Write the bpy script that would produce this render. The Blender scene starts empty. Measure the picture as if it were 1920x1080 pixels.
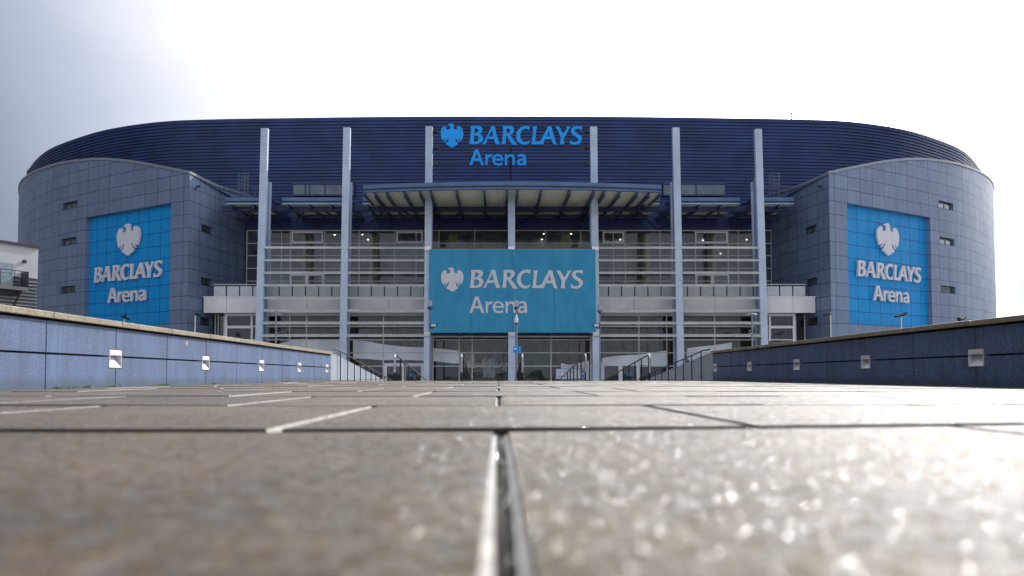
import bpy, math, random
from mathutils import Vector, Matrix
from mathutils.geometry import tessellate_polygon
random.seed(7)
R = math.radians
S = bpy.context.scene
COL = S.collection

# ------------------------------------------------------------ camera
F = 1500.0; HC = 0.173; PX, PY = 934.0, 646.0; PITCH = R(2.25)
cd = bpy.data.cameras.new('camera'); cam = bpy.data.objects.new('camera', cd); COL.objects.link(cam)
cam.location = (0, 0, HC); cam.rotation_euler = (R(90) + PITCH, 0, 0)
cd.sensor_width = 36; cd.lens = 36 * F / 1920
cd.shift_x = (960 - PX) / 1920; cd.shift_y = (PY - 540) / 1920
cd.clip_start = 0.02; cd.clip_end = 3000
cd.dof.use_dof = True; cd.dof.focus_distance = 45; cd.dof.aperture_fstop = 1.75
cd.dof.aperture_blades = 0
S.camera = cam

# ------------------------------------------------------------ light
SUN_AZ, SUN_EL = R(33), R(34)            # azimuth from +Y towards +X
sd = Vector((math.sin(SUN_AZ) * math.cos(SUN_EL), math.cos(SUN_AZ) * math.cos(SUN_EL), math.sin(SUN_EL)))
W = bpy.data.worlds.new('World'); S.world = W; W.use_nodes = True
nt = W.node_tree; nt.nodes.clear()
def N(t, k, **kw):
    n = t.nodes.new(k)
    for a, v in kw.items():
        if a.startswith('i_'):
            n.inputs[a[2:].replace('_', ' ')].default_value = v
        else:
            setattr(n, a, v)
    return n
def math_n(t, op, a, b=None, c=None, clamp=False):
    n = t.nodes.new('ShaderNodeMath'); n.operation = op; n.use_clamp = clamp
    for i, v in enumerate((a, b, c)):
        if v is None: continue
        if isinstance(v, (int, float)): n.inputs[i].default_value = v
        else: t.links.new(v, n.inputs[i])
    return n.outputs[0]
sky = N(nt, 'ShaderNodeTexSky', sky_type='NISHITA', sun_disc=False, sun_elevation=SUN_EL, sun_rotation=SUN_AZ)
bg1 = N(nt, 'ShaderNodeBackground'); bg1.inputs[1].default_value = 0.12
nt.links.new(sky.outputs[0], bg1.inputs[0])
tc = N(nt, 'ShaderNodeTexCoord')
dot = N(nt, 'ShaderNodeVectorMath', operation='DOT_PRODUCT'); nt.links.new(tc.outputs['Generated'], dot.inputs[0]); dot.inputs[1].default_value = sd
noi = N(nt, 'ShaderNodeTexNoise'); noi.inputs['Scale'].default_value = 2.6; noi.inputs['Detail'].default_value = 6; noi.inputs['Roughness'].default_value = .55
mp = N(nt, 'ShaderNodeMapping'); mp.inputs['Scale'].default_value = (1, 1, 2.4); mp.inputs['Location'].default_value = (.3, .1, .6)
nt.links.new(tc.outputs['Generated'], mp.inputs[0]); nt.links.new(mp.outputs[0], noi.inputs[0])
d1 = math_n(nt, 'MULTIPLY_ADD', noi.outputs[0], 0.045, dot.outputs['Value'])
ramp = N(nt, 'ShaderNodeValToRGB'); nt.links.new(math_n(nt, 'MULTIPLY_ADD', d1, 0.5, 0.5), ramp.inputs[0])
cr = ramp.color_ramp
stops = [(0.0, (.86, .92, 1.05)), (0.55, (.78, .84, .97)), (0.69, (.30, .345, .47)), (0.735, (.33, .38, .51)), (0.79, (.60, .65, .78)), (0.835, (1.05, 1.08, 1.15)), (.90, (1.8, 1.8, 1.8)), (.965, (3.4, 3.4, 3.45)), (1.0, (7.0, 7.0, 7.1))]
while len(cr.elements) < len(stops): cr.elements.new(.5)
for e, (p, c) in zip(cr.elements, stops): e.position = p; e.color = (*c, 1)
bg2 = N(nt, 'ShaderNodeBackground'); nt.links.new(ramp.outputs[0], bg2.inputs[0])
sx = N(nt, 'ShaderNodeSeparateXYZ'); nt.links.new(tc.outputs['Generated'], sx.inputs[0])
mr = N(nt, 'ShaderNodeMapRange', interpolation_type='SMOOTHSTEP'); mr.inputs[1].default_value = -.95; mr.inputs[2].default_value = -.40; mr.inputs[3].default_value = .15; mr.inputs[4].default_value = 1.0
nt.links.new(sx.outputs[0], mr.inputs[0])   # sky left of view dimmed, added to darken the right wall
nt.links.new(mr.outputs[0], bg2.inputs[1])
# thin blue-grey cloud low on the right
n3 = N(nt, 'ShaderNodeTexNoise'); n3.inputs['Scale'].default_value = 7; n3.inputs['Detail'].default_value = 5; nt.links.new(mp.outputs[0], n3.inputs[0])
def sm(src, a, b_):
    q = N(nt, 'ShaderNodeMapRange', interpolation_type='SMOOTHSTEP'); q.inputs[1].default_value = a; q.inputs[2].default_value = b_; nt.links.new(src, q.inputs[0]); return q.outputs[0]
lowc = math_n(nt, 'MULTIPLY', math_n(nt, 'MULTIPLY', math_n(nt, 'SUBTRACT', 1.0, sm(sx.outputs[2], .10, .19)), sm(sx.outputs[0], .50, .56)), math_n(nt, 'MULTIPLY_ADD', sm(n3.outputs[0], .40, .58), -.75, 1.0))
mxc = N(nt, 'ShaderNodeMix', data_type='RGBA'); nt.links.new(lowc, mxc.inputs[0]); nt.links.new(ramp.outputs[0], mxc.inputs[6]); mxc.inputs[7].default_value = (.66, .76, .97, 1)
nt.links.new(mxc.outputs[2], bg2.inputs[0])
cov = N(nt, 'ShaderNodeValToRGB'); nt.links.new(noi.outputs[0], cov.inputs[0])
cov.color_ramp.elements[0].position = .36; cov.color_ramp.elements[0].color = (.92,) * 3 + (1,)
cov.color_ramp.elements[1].position = .52
mixw = N(nt, 'ShaderNodeMixShader'); nt.links.new(cov.outputs[0], mixw.inputs[0])
nt.links.new(bg1.outputs[0], mixw.inputs[1]); nt.links.new(bg2.outputs[0], mixw.inputs[2])
wo = N(nt, 'ShaderNodeOutputWorld'); nt.links.new(mixw.outputs[0], wo.inputs[0])
sl = bpy.data.lights.new('sun', 'SUN'); sl.energy = 5.0; sl.angle = R(.6); sl.color = (1, .965, .92)
so = bpy.data.objects.new('sun', sl); COL.objects.link(so); so.rotation_euler = sd.to_track_quat('Z', 'Y').to_euler(); so.location = (20, 20, 60)

S.view_settings.view_transform = 'Standard'; S.view_settings.look = 'None'; S.view_settings.gamma = 1
S.view_settings.exposure = 0.0
S.render.engine = 'CYCLES'
S.cycles.use_denoising = True
S.cycles.max_bounces = 6; S.cycles.transparent_max_bounces = 10; S.cycles.sample_clamp_indirect = 6
S.cycles.sample_clamp_direct = 0

# ------------------------------------------------------------ helpers
def P(px, py, Y):
    """the world point at depth Y seen at photo position (px, py): a ruler for measuring, used for sizes"""
    dx = (px - PX) / F; v = (PY - py) / F
    dy = math.cos(PITCH) - v * math.sin(PITCH); dz = math.sin(PITCH) + v * math.cos(PITCH)
    return Vector((dx * Y / dy, Y, HC + dz * Y / dy))
def PZ(px, py, Z):
    p = P(px, py, 1.0); return P(px, py, (Z - HC) / (p.z - HC))

def mat(name, col, rough=.5, metal=0.0, var=.12, nscale=3.0, bump=0.0, bscale=40., spec=.5, coat=0.0, stain=None, det=4.0):
    m = bpy.data.materials.new(name); m.use_nodes = True; t = m.node_tree
    b = t.nodes['Principled BSDF']
    b.inputs['Roughness'].default_value = rough; b.inputs['Metallic'].default_value = metal
    b.inputs['Specular IOR Level'].default_value = spec; b.inputs['Coat Weight'].default_value = coat
    co = N(t, 'ShaderNodeTexCoord')
    n = N(t, 'ShaderNodeTexNoise'); n.inputs['Scale'].default_value = nscale; n.inputs['Detail'].default_value = det
    t.links.new(co.outputs['Object'], n.inputs[0])
    r = N(t, 'ShaderNodeValToRGB'); t.links.new(n.outputs[0], r.inputs[0])
    r.color_ramp.elements[0].position = .3; r.color_ramp.elements[1].position = .7
    r.color_ramp.elements[0].color = (*[c * (1 - var) for c in col], 1)
    r.color_ramp.elements[1].color = (*[min(1, c * (1 + var)) for c in col], 1)
    t.links.new(r.outputs[0], b.inputs['Base Color'])
    if bump:
        n2 = N(t, 'ShaderNodeTexNoise'); n2.inputs['Scale'].default_value = bscale; n2.inputs['Detail'].default_value = 3
        t.links.new(co.outputs['Object'], n2.inputs[0])
        bp = N(t, 'ShaderNodeBump'); bp.inputs['Strength'].default_value = bump; bp.inputs['Distance'].default_value = .01
        t.links.new(n2.outputs[0], bp.inputs['Height']); t.links.new(bp.outputs[0], b.inputs['Normal'])
    return m

def panel_mat(name, col, bw, bh, ox=0, oy=0, mortar=.05, rough=.4, metal=0.0, joint=(.02, .025, .05), var=.08, dirt=.25, coords='UV', spec=.5, freq=1.0, streak=True, bump=.6):
    """flat panels with open joints and weather streaks"""
    m = bpy.data.materials.new(name); m.use_nodes = True; t = m.node_tree; b = t.nodes['Principled BSDF']
    co = N(t, 'ShaderNodeTexCoord'); mpp = N(t, 'ShaderNodeMapping'); mpp.inputs['Location'].default_value = (-ox, -oy, 0)
    t.links.new(co.outputs[coords], mpp.inputs[0])
    br = N(t, 'ShaderNodeTexBrick'); br.offset = 0; br.squash = 1
    for k, v in (('Scale', 1), ('Mortar Size', mortar / 2), ('Mortar Smooth', .1), ('Brick Width', bw), ('Row Height', bh), ('Bias', 0)):
        br.inputs[k].default_value = v
    br.inputs['Color1'].default_value = (*[c * (1 - var) for c in col], 1)
    br.inputs['Color2'].default_value = (*[c * (1 + var) for c in col], 1)
    br.inputs['Mortar'].default_value = (*joint, 1)
    t.links.new(mpp.outputs[0], br.inputs[0])
    # long vertical streaks of dirt
    mp2 = N(t, 'ShaderNodeMapping'); mp2.inputs['Scale'].default_value = (.9 * freq, .09 * freq, 1)
    t.links.new(co.outputs[coords], mp2.inputs[0])
    n = N(t, 'ShaderNodeTexNoise'); n.inputs['Scale'].default_value = 2.0; n.inputs['Detail'].default_value = 6; n.inputs['Roughness'].default_value = .65
    t.links.new(mp2.outputs[0], n.inputs[0])
    r = N(t, 'ShaderNodeMapRange'); r.inputs[1].default_value = .35; r.inputs[2].default_value = .7; r.inputs[3].default_value = 1; r.inputs[4].default_value = 1 - dirt
    t.links.new(n.outputs[0], r.inputs[0])
    mx = N(t, 'ShaderNodeMix', data_type='RGBA', blend_type='MULTIPLY'); mx.inputs[0].default_value = 1
    t.links.new(br.outputs[0], mx.inputs[6]); t.links.new(r.outputs[0], mx.inputs[7])
    t.links.new(mx.outputs[2], b.inputs['Base Color'])
    rr = math_n(t, 'MULTIPLY_ADD', n.outputs[0], .25, rough - .12)
    t.links.new(rr, b.inputs['Roughness'])
    b.inputs['Metallic'].default_value = metal; b.inputs['Specular IOR Level'].default_value = spec
    bp = N(t, 'ShaderNodeBump', invert=True); bp.inputs['Strength'].default_value = bump; bp.inputs['Distance'].default_value = .02
    t.links.new(br.outputs['Fac'], bp.inputs['Height']); t.links.new(bp.outputs[0], b.inputs['Normal'])
    return m

def glass_mat(name, tint=(.55, .62, .6), rough=.02, wave=.15, refl=1.0):
    m = bpy.data.materials.new(name); m.use_nodes = True; t = m.node_tree
    for n in list(t.nodes): t.nodes.remove(n)
    o = N(t, 'ShaderNodeOutputMaterial'); tr = N(t, 'ShaderNodeBsdfTransparent'); gl = N(t, 'ShaderNodeBsdfGlossy')
    tr.inputs[0].default_value = (*tint, 1); gl.inputs[0].default_value = (.9, .95, 1, 1); gl.inputs['Roughness'].default_value = rough
    fr = N(t, 'ShaderNodeFresnel'); fr.inputs[0].default_value = 1.5
    mx = N(t, 'ShaderNodeMixShader')
    t.links.new(math_n(t, 'MULTIPLY', fr.outputs[0], refl * 1.6, clamp=True), mx.inputs[0]); t.links.new(tr.outputs[0], mx.inputs[1]); t.links.new(gl.outputs[0], mx.inputs[2])
    co = N(t, 'ShaderNodeTexCoord'); n = N(t, 'ShaderNodeTexNoise'); n.inputs['Scale'].default_value = .35
    t.links.new(co.outputs['Object'], n.inputs[0]); bp = N(t, 'ShaderNodeBump'); bp.inputs['Strength'].default_value = wave; bp.inputs['Distance'].default_value = .3
    t.links.new(n.outputs[0], bp.inputs['Height']); t.links.new(bp.outputs[0], gl.inputs['Normal'])
    t.links.new(mx.outputs[0], o.inputs[0])
    return m
def emit_mat(name, col, st):
    m = bpy.data.materials.new(name); m.use_nodes = True; t = m.node_tree; b = t.nodes['Principled BSDF']
    b.inputs['Emission Color'].default_value = (*col, 1); b.inputs['Emission Strength'].default_value = st
    return m

class MB:
    def __init__(s): s.v = []; s.f = []; s.uv = []
    def face(s, pts, uv=None):
        i = len(s.v); s.v += [tuple(p) for p in pts]; s.f.append(tuple(range(i, i + len(pts)))); s.uv.append(uv); return s
    def box(s, x0, x1, y0, y1, z0, z1, shear=0.0, zr=0.0):
        def q(x, y, z): return (x, y + shear * (z - zr), z)
        c = [q(x, y, z) for z in (z0, z1) for y in (y0, y1) for x in (x0, x1)]
        i = len(s.v); s.v += c
        for f in ((0, 2, 3, 1), (4, 5, 7, 6), (0, 1, 5, 4), (2, 6, 7, 3), (0, 4, 6, 2), (1, 3, 7, 5)):
            s.f.append(tuple(i + k for k in f)); s.uv.append(None)
        return s
    def bar(s, a, b, w, h, up=Vector((0, 0, 1))):
        a, b = Vector(a), Vector(b); d = (b - a).normalized(); r = d.cross(up)
        if r.length < 1e-4: r = d.cross(Vector((0, 1, 0)))
        r.normalize(); u = r.cross(d); i = len(s.v)
        for p in (a, b):
            for sx, sy in ((-1, -1), (1, -1), (1, 1), (-1, 1)): s.v.append(tuple(p + r * sx * w / 2 + u * sy * h / 2))
        for f in ((0, 1, 2, 3), (7, 6, 5, 4), (0, 4, 5, 1), (1, 5, 6, 2), (2, 6, 7, 3), (3, 7, 4, 0)):
            s.f.append(tuple(i + k for k in f)); s.uv.append(None)
        return s
    def tube(s, pts, r, n=8, closed=False, r1=None):
        pts = [Vector(p) for p in pts]; m = len(pts); i = len(s.v)
        for k, p in enumerate(pts):
            a = pts[k - 1] if (k or closed) else p; b = pts[(k + 1) % m] if (k < m - 1 or closed) else p
            d = (b - a).normalized(); ref = Vector((0, 0, 1)) if abs(d.z) < .9 else Vector((1, 0, 0))
            u = d.cross(ref).normalized(); w = d.cross(u)
            rr = r if r1 is None else r + (r1 - r) * k / (m - 1)
            for j in range(n):
                t = 2 * math.pi * j / n; s.v.append(tuple(p + u * rr * math.cos(t) + w * rr * math.sin(t)))
        for k in range(m if closed else m - 1):
            k2 = (k + 1) % m
            for j in range(n):
                j2 = (j + 1) % n; s.f.append((i + k * n + j, i + k * n + j2, i + k2 * n + j2, i + k2 * n + j)); s.uv.append(None)
        if not closed:
            s.f.append(tuple(i + j for j in range(n))); s.uv.append(None)
            s.f.append(tuple(i + (m - 1) * n + j for j in reversed(range(n)))); s.uv.append(None)
        return s
    def lathe(s, prof, c, n=16, axis='z'):
        i = len(s.v); c = Vector(c)
        for r, h in prof:
            for j in range(n):
                t = 2 * math.pi * j / n
                o = Vector((r * math.cos(t), r * math.sin(t), h)) if axis == 'z' else Vector((r * math.cos(t), h, r * math.sin(t)))
                s.v.append(tuple(c + o))
        for k in range(len(prof) - 1):
            for j in range(n):
                j2 = (j + 1) % n; s.f.append((i + k * n + j, i + k * n + j2, i + (k + 1) * n + j2, i + (k + 1) * n + j)); s.uv.append(None)
        s.f.append(tuple(i + j for j in range(n))); s.uv.append(None)
        s.f.append(tuple(i + (len(prof) - 1) * n + j for j in reversed(range(n)))); s.uv.append(None)
        return s
    def poly(s, loops, fn, depth):
        """loops of 2-D points (outer + holes) filled and given thickness; fn(u, v, d) -> world"""
        tri = tessellate_polygon([[Vector((x, y, 0)) for x, y in l] for l in loops])
        flat = [p for l in loops for p in l]; i = len(s.v); n = len(flat)
        s.v += [tuple(fn(u, v, 0)) for u, v in flat] + [tuple(fn(u, v, depth)) for u, v in flat]
        for a, b, c in tri:
            s.f.append((i + a, i + b, i + c)); s.f.append((i + n + a, i + n + c, i + n + b)); s.uv += [None, None]
        k = 0
        for l in loops:
            for j in range(len(l)):
                a, b = k + j, k + (j + 1) % len(l)
                s.f.append((i + a, i + b, i + n + b, i + n + a)); s.uv.append(None)
            k += len(l)
        return s
    def build(s, name, m, parent=None, smooth=False, bevel=0, recalc=True):
        me = bpy.data.meshes.new(name); me.from_pydata(s.v, [], s.f)
        if any(u is not None for u in s.uv):
            ul = me.uv_layers.new(name='UVMap'); k = 0
            for f, u in zip(s.f, s.uv):
                for j in range(len(f)):
                    ul.data[k].uv = u[j] if u else (0, 0); k += 1
        me.materials.append(m)
        if smooth:
            for p in me.polygons: p.use_smooth = True
        import bmesh
        if recalc:
            bm = bmesh.new(); bm.from_mesh(me); bmesh.ops.recalc_face_normals(bm, faces=bm.faces[:]); bm.to_mesh(me); bm.free()
        me.update()
        o = bpy.data.objects.new(name, me); COL.objects.link(o)
        if parent: o.parent = parent; o.matrix_parent_inverse = Matrix.Translation(-abs_loc(parent))
        if bevel:
            b = o.modifiers.new('bevel', 'BEVEL'); b.width = bevel; b.segments = 2; b.limit_method = 'ANGLE'
        return o
def abs_loc(o):
    return o.location + (abs_loc(o.parent) + o.matrix_parent_inverse.translation if o.parent else Vector((0, 0, 0)))
def thing(name, label, cat, loc=(0, 0, 0), group=None):
    o = bpy.data.objects.new(name, None); COL.objects.link(o); o.location = loc; o.empty_display_size = .3
    o['label'] = label; o['category'] = cat
    if group: o['group'] = group
    return o
def tag(o, label, cat, group=None):
    o['label'] = label; o['category'] = cat
    if group: o['group'] = group
    return o
def struct(o): o['kind'] = 'structure'; return o

# ------------------------------------------------------------ materials
M = {}
M['tower'] = panel_mat('tower_cladding', (.190, .252, .375), 2.2, 1.485, 0.9, 0, .06, rough=.42, metal=.15, var=.09, dirt=.2, joint=(.025, .032, .07), bump=.6)
M['signblue'] = panel_mat('sign_blue_panels', (.002, .29, .68), 2.0, 1.485, .4, 0, .07, rough=.45, var=.04, joint=(.0, .06, .2), dirt=.12, spec=.3)
M['navy'] = mat('navy_corrugated_metal', (.020, .044, .140), .42, metal=.2, var=.28, nscale=.35, det=9)
M['navy2'] = mat('navy_painted_steel', (.030, .050, .115), .45, metal=.2, var=.15)
M['fascia'] = mat('blue_grey_fascia', (.085, .15, .26), .4, metal=.3, var=.15, nscale=.6)
M['fascia_l'] = mat('pale_fascia_strip', (.28, .36, .46), .4, metal=.3, var=.1)
M['column'] = mat('pale_blue_steel', (.46, .54, .67), .45, metal=.0, var=.12, nscale=.5, det=8)
M['column2'] = mat('pale_blue_steel_web', (.22, .29, .46), .5, metal=.1, var=.12, nscale=.8)
M['alu'] = mat('light_aluminium', (.62, .64, .62), .45, var=.08)
M['blade'] = mat('louvre_aluminium', (.56, .57, .55), .5, var=.15, nscale=.8)
M['white'] = mat('white_fascia_panel', (.72, .72, .71), .55, var=.08, nscale=.6)
M['whiteframe'] = mat('white_frame', (.80, .80, .84), .45, var=.05)
M['glass'] = glass_mat('window_glass', tint=(.80, .84, .80), refl=.85, wave=.05)
M['glass_dark'] = glass_mat('dark_glass', tint=(.4, .45, .45))
M['glass_balc'] = mat('frosted_glass', (.48, .53, .53), .25, var=.08)
M['lobby'] = mat('lobby_dark_wall', (.075, .08, .075), .8, var=.6, nscale=.35)
M['lobby2'] = mat('lobby_olive_pillar', (.40, .38, .20), .8)
M['lobbyfloor'] = mat('lobby_floor', (.08, .085, .09), .5)
M['refl_band'] = mat('pale_glass_reflection', (.80, .86, .90), .6, var=.12, nscale=.5)  # painted reflection for the ground-floor glass
M['wood'] = mat('lobby_brown_wall', (.15, .11, .075), .6, var=.6, nscale=1.5)
M['black'] = mat('black_rubber', (.02, .02, .022), .6)
M['darksteel'] = mat('dark_steel', (.012, .014, .02), .6, metal=0, spec=.2)
M['steel'] = mat('brushed_steel', (.6, .6, .6), .25, metal=.9)
M['letterw'] = mat('white_sign_lettering', (.70, .68, .72), .4, var=.05)
M['letterb'] = mat('blue_sign_lettering', (.004, .36, .93), .4, var=.05, spec=.3)
M['print'] = mat('banner_white_print', (.62, .60, .62), .7, var=.08, nscale=4)
M['postgrey'] = mat('grey_post_paint', (.17, .20, .26), .5)
M['bounce_forecourt'] = panel_mat('bounce_forecourt_slabs', (.52, .50, .46), 1.2, 1.2, 0, 0, .02, rough=.6, coords='Object', var=.1, dirt=.3, joint=(.15, .15, .14))  # pale slabs chosen to throw light up under the canopies
M['stair'] = mat('stair_concrete', (.3, .29, .28), .7, var=.2, bump=.3)
M['ground'] = mat('asphalt_ground', (.07, .07, .072), .85, var=.2, nscale=.5, bump=.3)

def banner_mat():
    m = bpy.data.materials.new('teal_mesh_banner'); m.use_nodes = True; t = m.node_tree; b = t.nodes['Principled BSDF']
    b.inputs['Roughness'].default_value = .7
    co = N(t, 'ShaderNodeTexCoord')
    n = N(t, 'ShaderNodeTexNoise'); n.inputs['Scale'].default_value = .5; n.inputs['Detail'].default_value = 5
    mpp = N(t, 'ShaderNodeMapping'); mpp.inputs['Scale'].default_value = (2.2, 1, .8)
    t.links.new(co.outputs['Object'], mpp.inputs[0]); t.links.new(mpp.outputs[0], n.inputs[0])
    w1 = N(t, 'ShaderNodeTexWave', bands_direction='Z'); w1.inputs['Scale'].default_value = 2.2; w1.inputs['Distortion'].default_value = .4
    w2 = N(t, 'ShaderNodeTexWave', bands_direction='X'); w2.inputs['Scale'].default_value = 2.2; w2.inputs['Distortion'].default_value = .4
    t.links.new(co.outputs['Object'], w1.inputs[0]); t.links.new(co.outputs['Object'], w2.inputs[0])
    s = math_n(t, 'ADD', math_n(t, 'MULTIPLY', w1.outputs['Fac'], .12), math_n(t, 'MULTIPLY', w2.outputs['Fac'], .12))
    s = math_n(t, 'ADD', s, n.outputs[0])
    r = N(t, 'ShaderNodeValToRGB'); t.links.new(s, r.inputs[0])
    r.color_ramp.elements[0].position = .35; r.color_ramp.elements[0].color = (.016, .22, .40, 1)
    r.color_ramp.elements[1].position = .85; r.color_ramp.elements[1].color = (.036, .30, .50, 1)
    t.links.new(r.outputs[0], b.inputs['Base Color'])
    return m
M['banner'] = banner_mat()

def paver_mat():
    m = bpy.data.materials.new('wet_stone_paving'); m.use_nodes = True; t = m.node_tree; b = t.nodes['Principled BSDF']
    co = N(t, 'ShaderNodeTexCoord')
    def noise(sc, det, ro=.5):
        n = N(t, 'ShaderNodeTexNoise'); n.inputs['Scale'].default_value = sc; n.inputs['Detail'].default_value = det; n.inputs['Roughness'].default_value = ro
        t.links.new(co.outputs['Object'], n.inputs[0]); return n.outputs[0]
    big = noise(1.6, 4); mid = noise(14, 5, .65); fine = noise(110, 3, .6); grit = noise(300, 2, .6)
    r = N(t, 'ShaderNodeValToRGB'); t.links.new(math_n(t, 'ADD', math_n(t, 'MULTIPLY', big, .5), math_n(t, 'MULTIPLY', mid, .5)), r.inputs[0])
    e = r.color_ramp.elements; e[0].position = .38; e[0].color = (.036, .022, .009, 1); e[1].position = .60; e[1].color = (.128, .087, .043, 1)
    k = e.new(.49); k.color = (.074, .048, .022, 1)
    sp = N(t, 'ShaderNodeMapRange'); sp.inputs[1].default_value = .35; sp.inputs[2].default_value = .65; sp.inputs[3].default_value = .3; sp.inputs[4].default_value = 1.8
    t.links.new(fine, sp.inputs[0])
    mx = N(t, 'ShaderNodeMix', data_type='RGBA', blend_type='MULTIPLY'); mx.inputs[0].default_value = 1
    t.links.new(r.outputs[0], mx.inputs[6]); t.links.new(sp.outputs[0], mx.inputs[7])
    vi = N(t, 'ShaderNodeAttribute'); vi.attribute_name = 'tint'
    mx2 = N(t, 'ShaderNodeMix', data_type='RGBA', blend_type='MULTIPLY'); mx2.inputs[0].default_value = 1
    t.links.new(mx.outputs[2], mx2.inputs[6]); t.links.new(vi.outputs['Fac'], mx2.inputs[7])
    t.links.new(mx2.outputs[2], b.inputs['Base Color'])
    # wet film lies in patches, dry stone between
    wn = N(t, 'ShaderNodeTexNoise'); wn.inputs['Scale'].default_value = 24; wn.inputs['Detail'].default_value = 7; wn.inputs['Roughness'].default_value = .78
    t.links.new(co.outputs['Object'], wn.inputs[0])
    wet = N(t, 'ShaderNodeMapRange', interpolation_type='SMOOTHSTEP'); wet.inputs[1].default_value = .38; wet.inputs[2].default_value = .66
    t.links.new(wn.outputs[0], wet.inputs[0])
    t.links.new(math_n(t, 'MULTIPLY_ADD', wet.outputs[0], -.40, .62), b.inputs['Roughness'])
    t.links.new(math_n(t, 'MULTIPLY', wet.outputs[0], .72), b.inputs['Coat Weight'])
    t.links.new(math_n(t, 'MULTIPLY_ADD', wet.outputs[0], .45, .08), b.inputs['Specular IOR Level'])
    h = math_n(t, 'ADD', math_n(t, 'MULTIPLY', mid, .8), math_n(t, 'ADD', math_n(t, 'MULTIPLY', fine, .5), math_n(t, 'MULTIPLY', grit, .15)))
    bp = N(t, 'ShaderNodeBump'); bp.inputs['Strength'].default_value = 1; bp.inputs['Distance'].default_value = .03
    t.links.new(h, bp.inputs['Height']); t.links.new(bp.outputs[0], b.inputs['Normal'])
    # wet grains: each grain has its own tilt, so that some of them flash in the sun
    vo = N(t, 'ShaderNodeTexVoronoi'); vo.inputs['Scale'].default_value = 420; t.links.new(co.outputs['Object'], vo.inputs[0])
    g = N(t, 'ShaderNodeNewGeometry')
    s1 = N(t, 'ShaderNodeVectorMath', operation='SUBTRACT'); t.links.new(vo.outputs['Color'], s1.inputs[0]); s1.inputs[1].default_value = (.5, .5, .5)
    s2 = N(t, 'ShaderNodeVectorMath', operation='MULTIPLY'); t.links.new(s1.outputs[0], s2.inputs[0]); s2.inputs[1].default_value = (1.5, 1.5, .3)
    s3 = N(t, 'ShaderNodeVectorMath', operation='ADD'); t.links.new(s2.outputs[0], s3.inputs[0]); t.links.new(g.outputs['Normal'], s3.inputs[1])
    s4 = N(t, 'ShaderNodeVectorMath', operation='NORMALIZE'); t.links.new(s3.outputs[0], s4.inputs[0])
    t.links.new(s4.outputs[0], b.inputs['Coat Normal'])
    b.inputs['Coat Roughness'].default_value = .17; b.inputs['Specular IOR Level'].default_value = .5; b.inputs['Coat IOR'].default_value = 1.45
    return m
M['paver'] = paver_mat()
M['paveredge'] = mat('pale_sunlit_slab_edge', (.55, .52, .48), .30, var=.45, nscale=25, bump=.7, bscale=160, coat=.3)  # pale tone stands in for sunshine on the slab edges
M['joint'] = mat('joint_sand_and_side_shade', (.012, .011, .006), .9, var=.8, nscale=45, bump=1.0, bscale=90, coat=.0, spec=.15)  # joint sand, and painted shade on slab sides turned from the sun
M['granite'] = panel_mat('blue_granite_panels', (.125, .175, .30), 1.96, 50, 0, 0, .02, rough=.55, var=.03, dirt=.12, coords='Object', freq=2)

def granite_mat(name, col):
    m = bpy.data.materials.new(name); m.use_nodes = True; t = m.node_tree; b = t.nodes['Principled BSDF']
    co = N(t, 'ShaderNodeTexCoord')
    def noise(sc, det, scale=(1, 1, 1)):
        mpp = N(t, 'ShaderNodeMapping'); mpp.inputs['Scale'].default_value = scale
        t.links.new(co.outputs['Object'], mpp.inputs[0])
        n = N(t, 'ShaderNodeTexNoise'); n.inputs['Scale'].default_value = sc; n.inputs['Detail'].default_value = det; n.inputs['Roughness'].default_value = .65
        t.links.new(mpp.outputs[0], n.inputs[0]); return n.outputs[0]
    a = noise(42, 4); c = noise(2.2, 5, (1, 1, .35))
    r = N(t, 'ShaderNodeValToRGB'); t.links.new(a, r.inputs[0]); e = r.color_ramp.elements
    e[0].position = .33; e[0].color = (*[x * .45 for x in col], 1); e[1].position = .68; e[1].color = (*[x * 1.85 for x in col], 1)
    q = N(t, 'ShaderNodeMapRange'); q.inputs[1].default_value = .35; q.inputs[2].default_value = .68; q.inputs[3].default_value = 1.12; q.inputs[4].default_value = .72
    t.links.new(c, q.inputs[0])
    mx = N(t, 'ShaderNodeMix', data_type='RGBA', blend_type='MULTIPLY'); mx.inputs[0].default_value = 1
    t.links.new(r.outputs[0], mx.inputs[6]); t.links.new(q.outputs[0], mx.inputs[7]); sxy = N(t, 'ShaderNodeSeparateXYZ'); t.links.new(co.outputs['Object'], sxy.inputs[0])
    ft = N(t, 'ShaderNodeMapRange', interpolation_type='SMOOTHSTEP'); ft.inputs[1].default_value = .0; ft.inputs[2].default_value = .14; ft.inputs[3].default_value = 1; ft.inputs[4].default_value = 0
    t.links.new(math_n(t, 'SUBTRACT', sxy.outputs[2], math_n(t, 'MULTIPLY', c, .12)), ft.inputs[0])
    strk = noise(3.0, 6, (1, 3.2, .12)); sk = N(t, 'ShaderNodeMapRange'); sk.inputs[1].default_value = .52; sk.inputs[2].default_value = .72; sk.inputs[3].default_value = 0; sk.inputs[4].default_value = .5
    t.links.new(strk, sk.inputs[0])
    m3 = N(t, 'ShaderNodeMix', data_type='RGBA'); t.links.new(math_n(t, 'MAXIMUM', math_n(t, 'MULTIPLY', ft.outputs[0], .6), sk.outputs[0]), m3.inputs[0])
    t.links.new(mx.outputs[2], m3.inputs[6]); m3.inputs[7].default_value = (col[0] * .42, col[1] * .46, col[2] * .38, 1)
    t.links.new(m3.outputs[2], b.inputs['Base Color'])
    b.inputs['Roughness'].default_value = .6
    return m
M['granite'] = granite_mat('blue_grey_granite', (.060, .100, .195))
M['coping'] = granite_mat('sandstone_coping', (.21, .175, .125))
M['gap'] = mat('dark_joint', (.012, .012, .016), .9)
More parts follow.
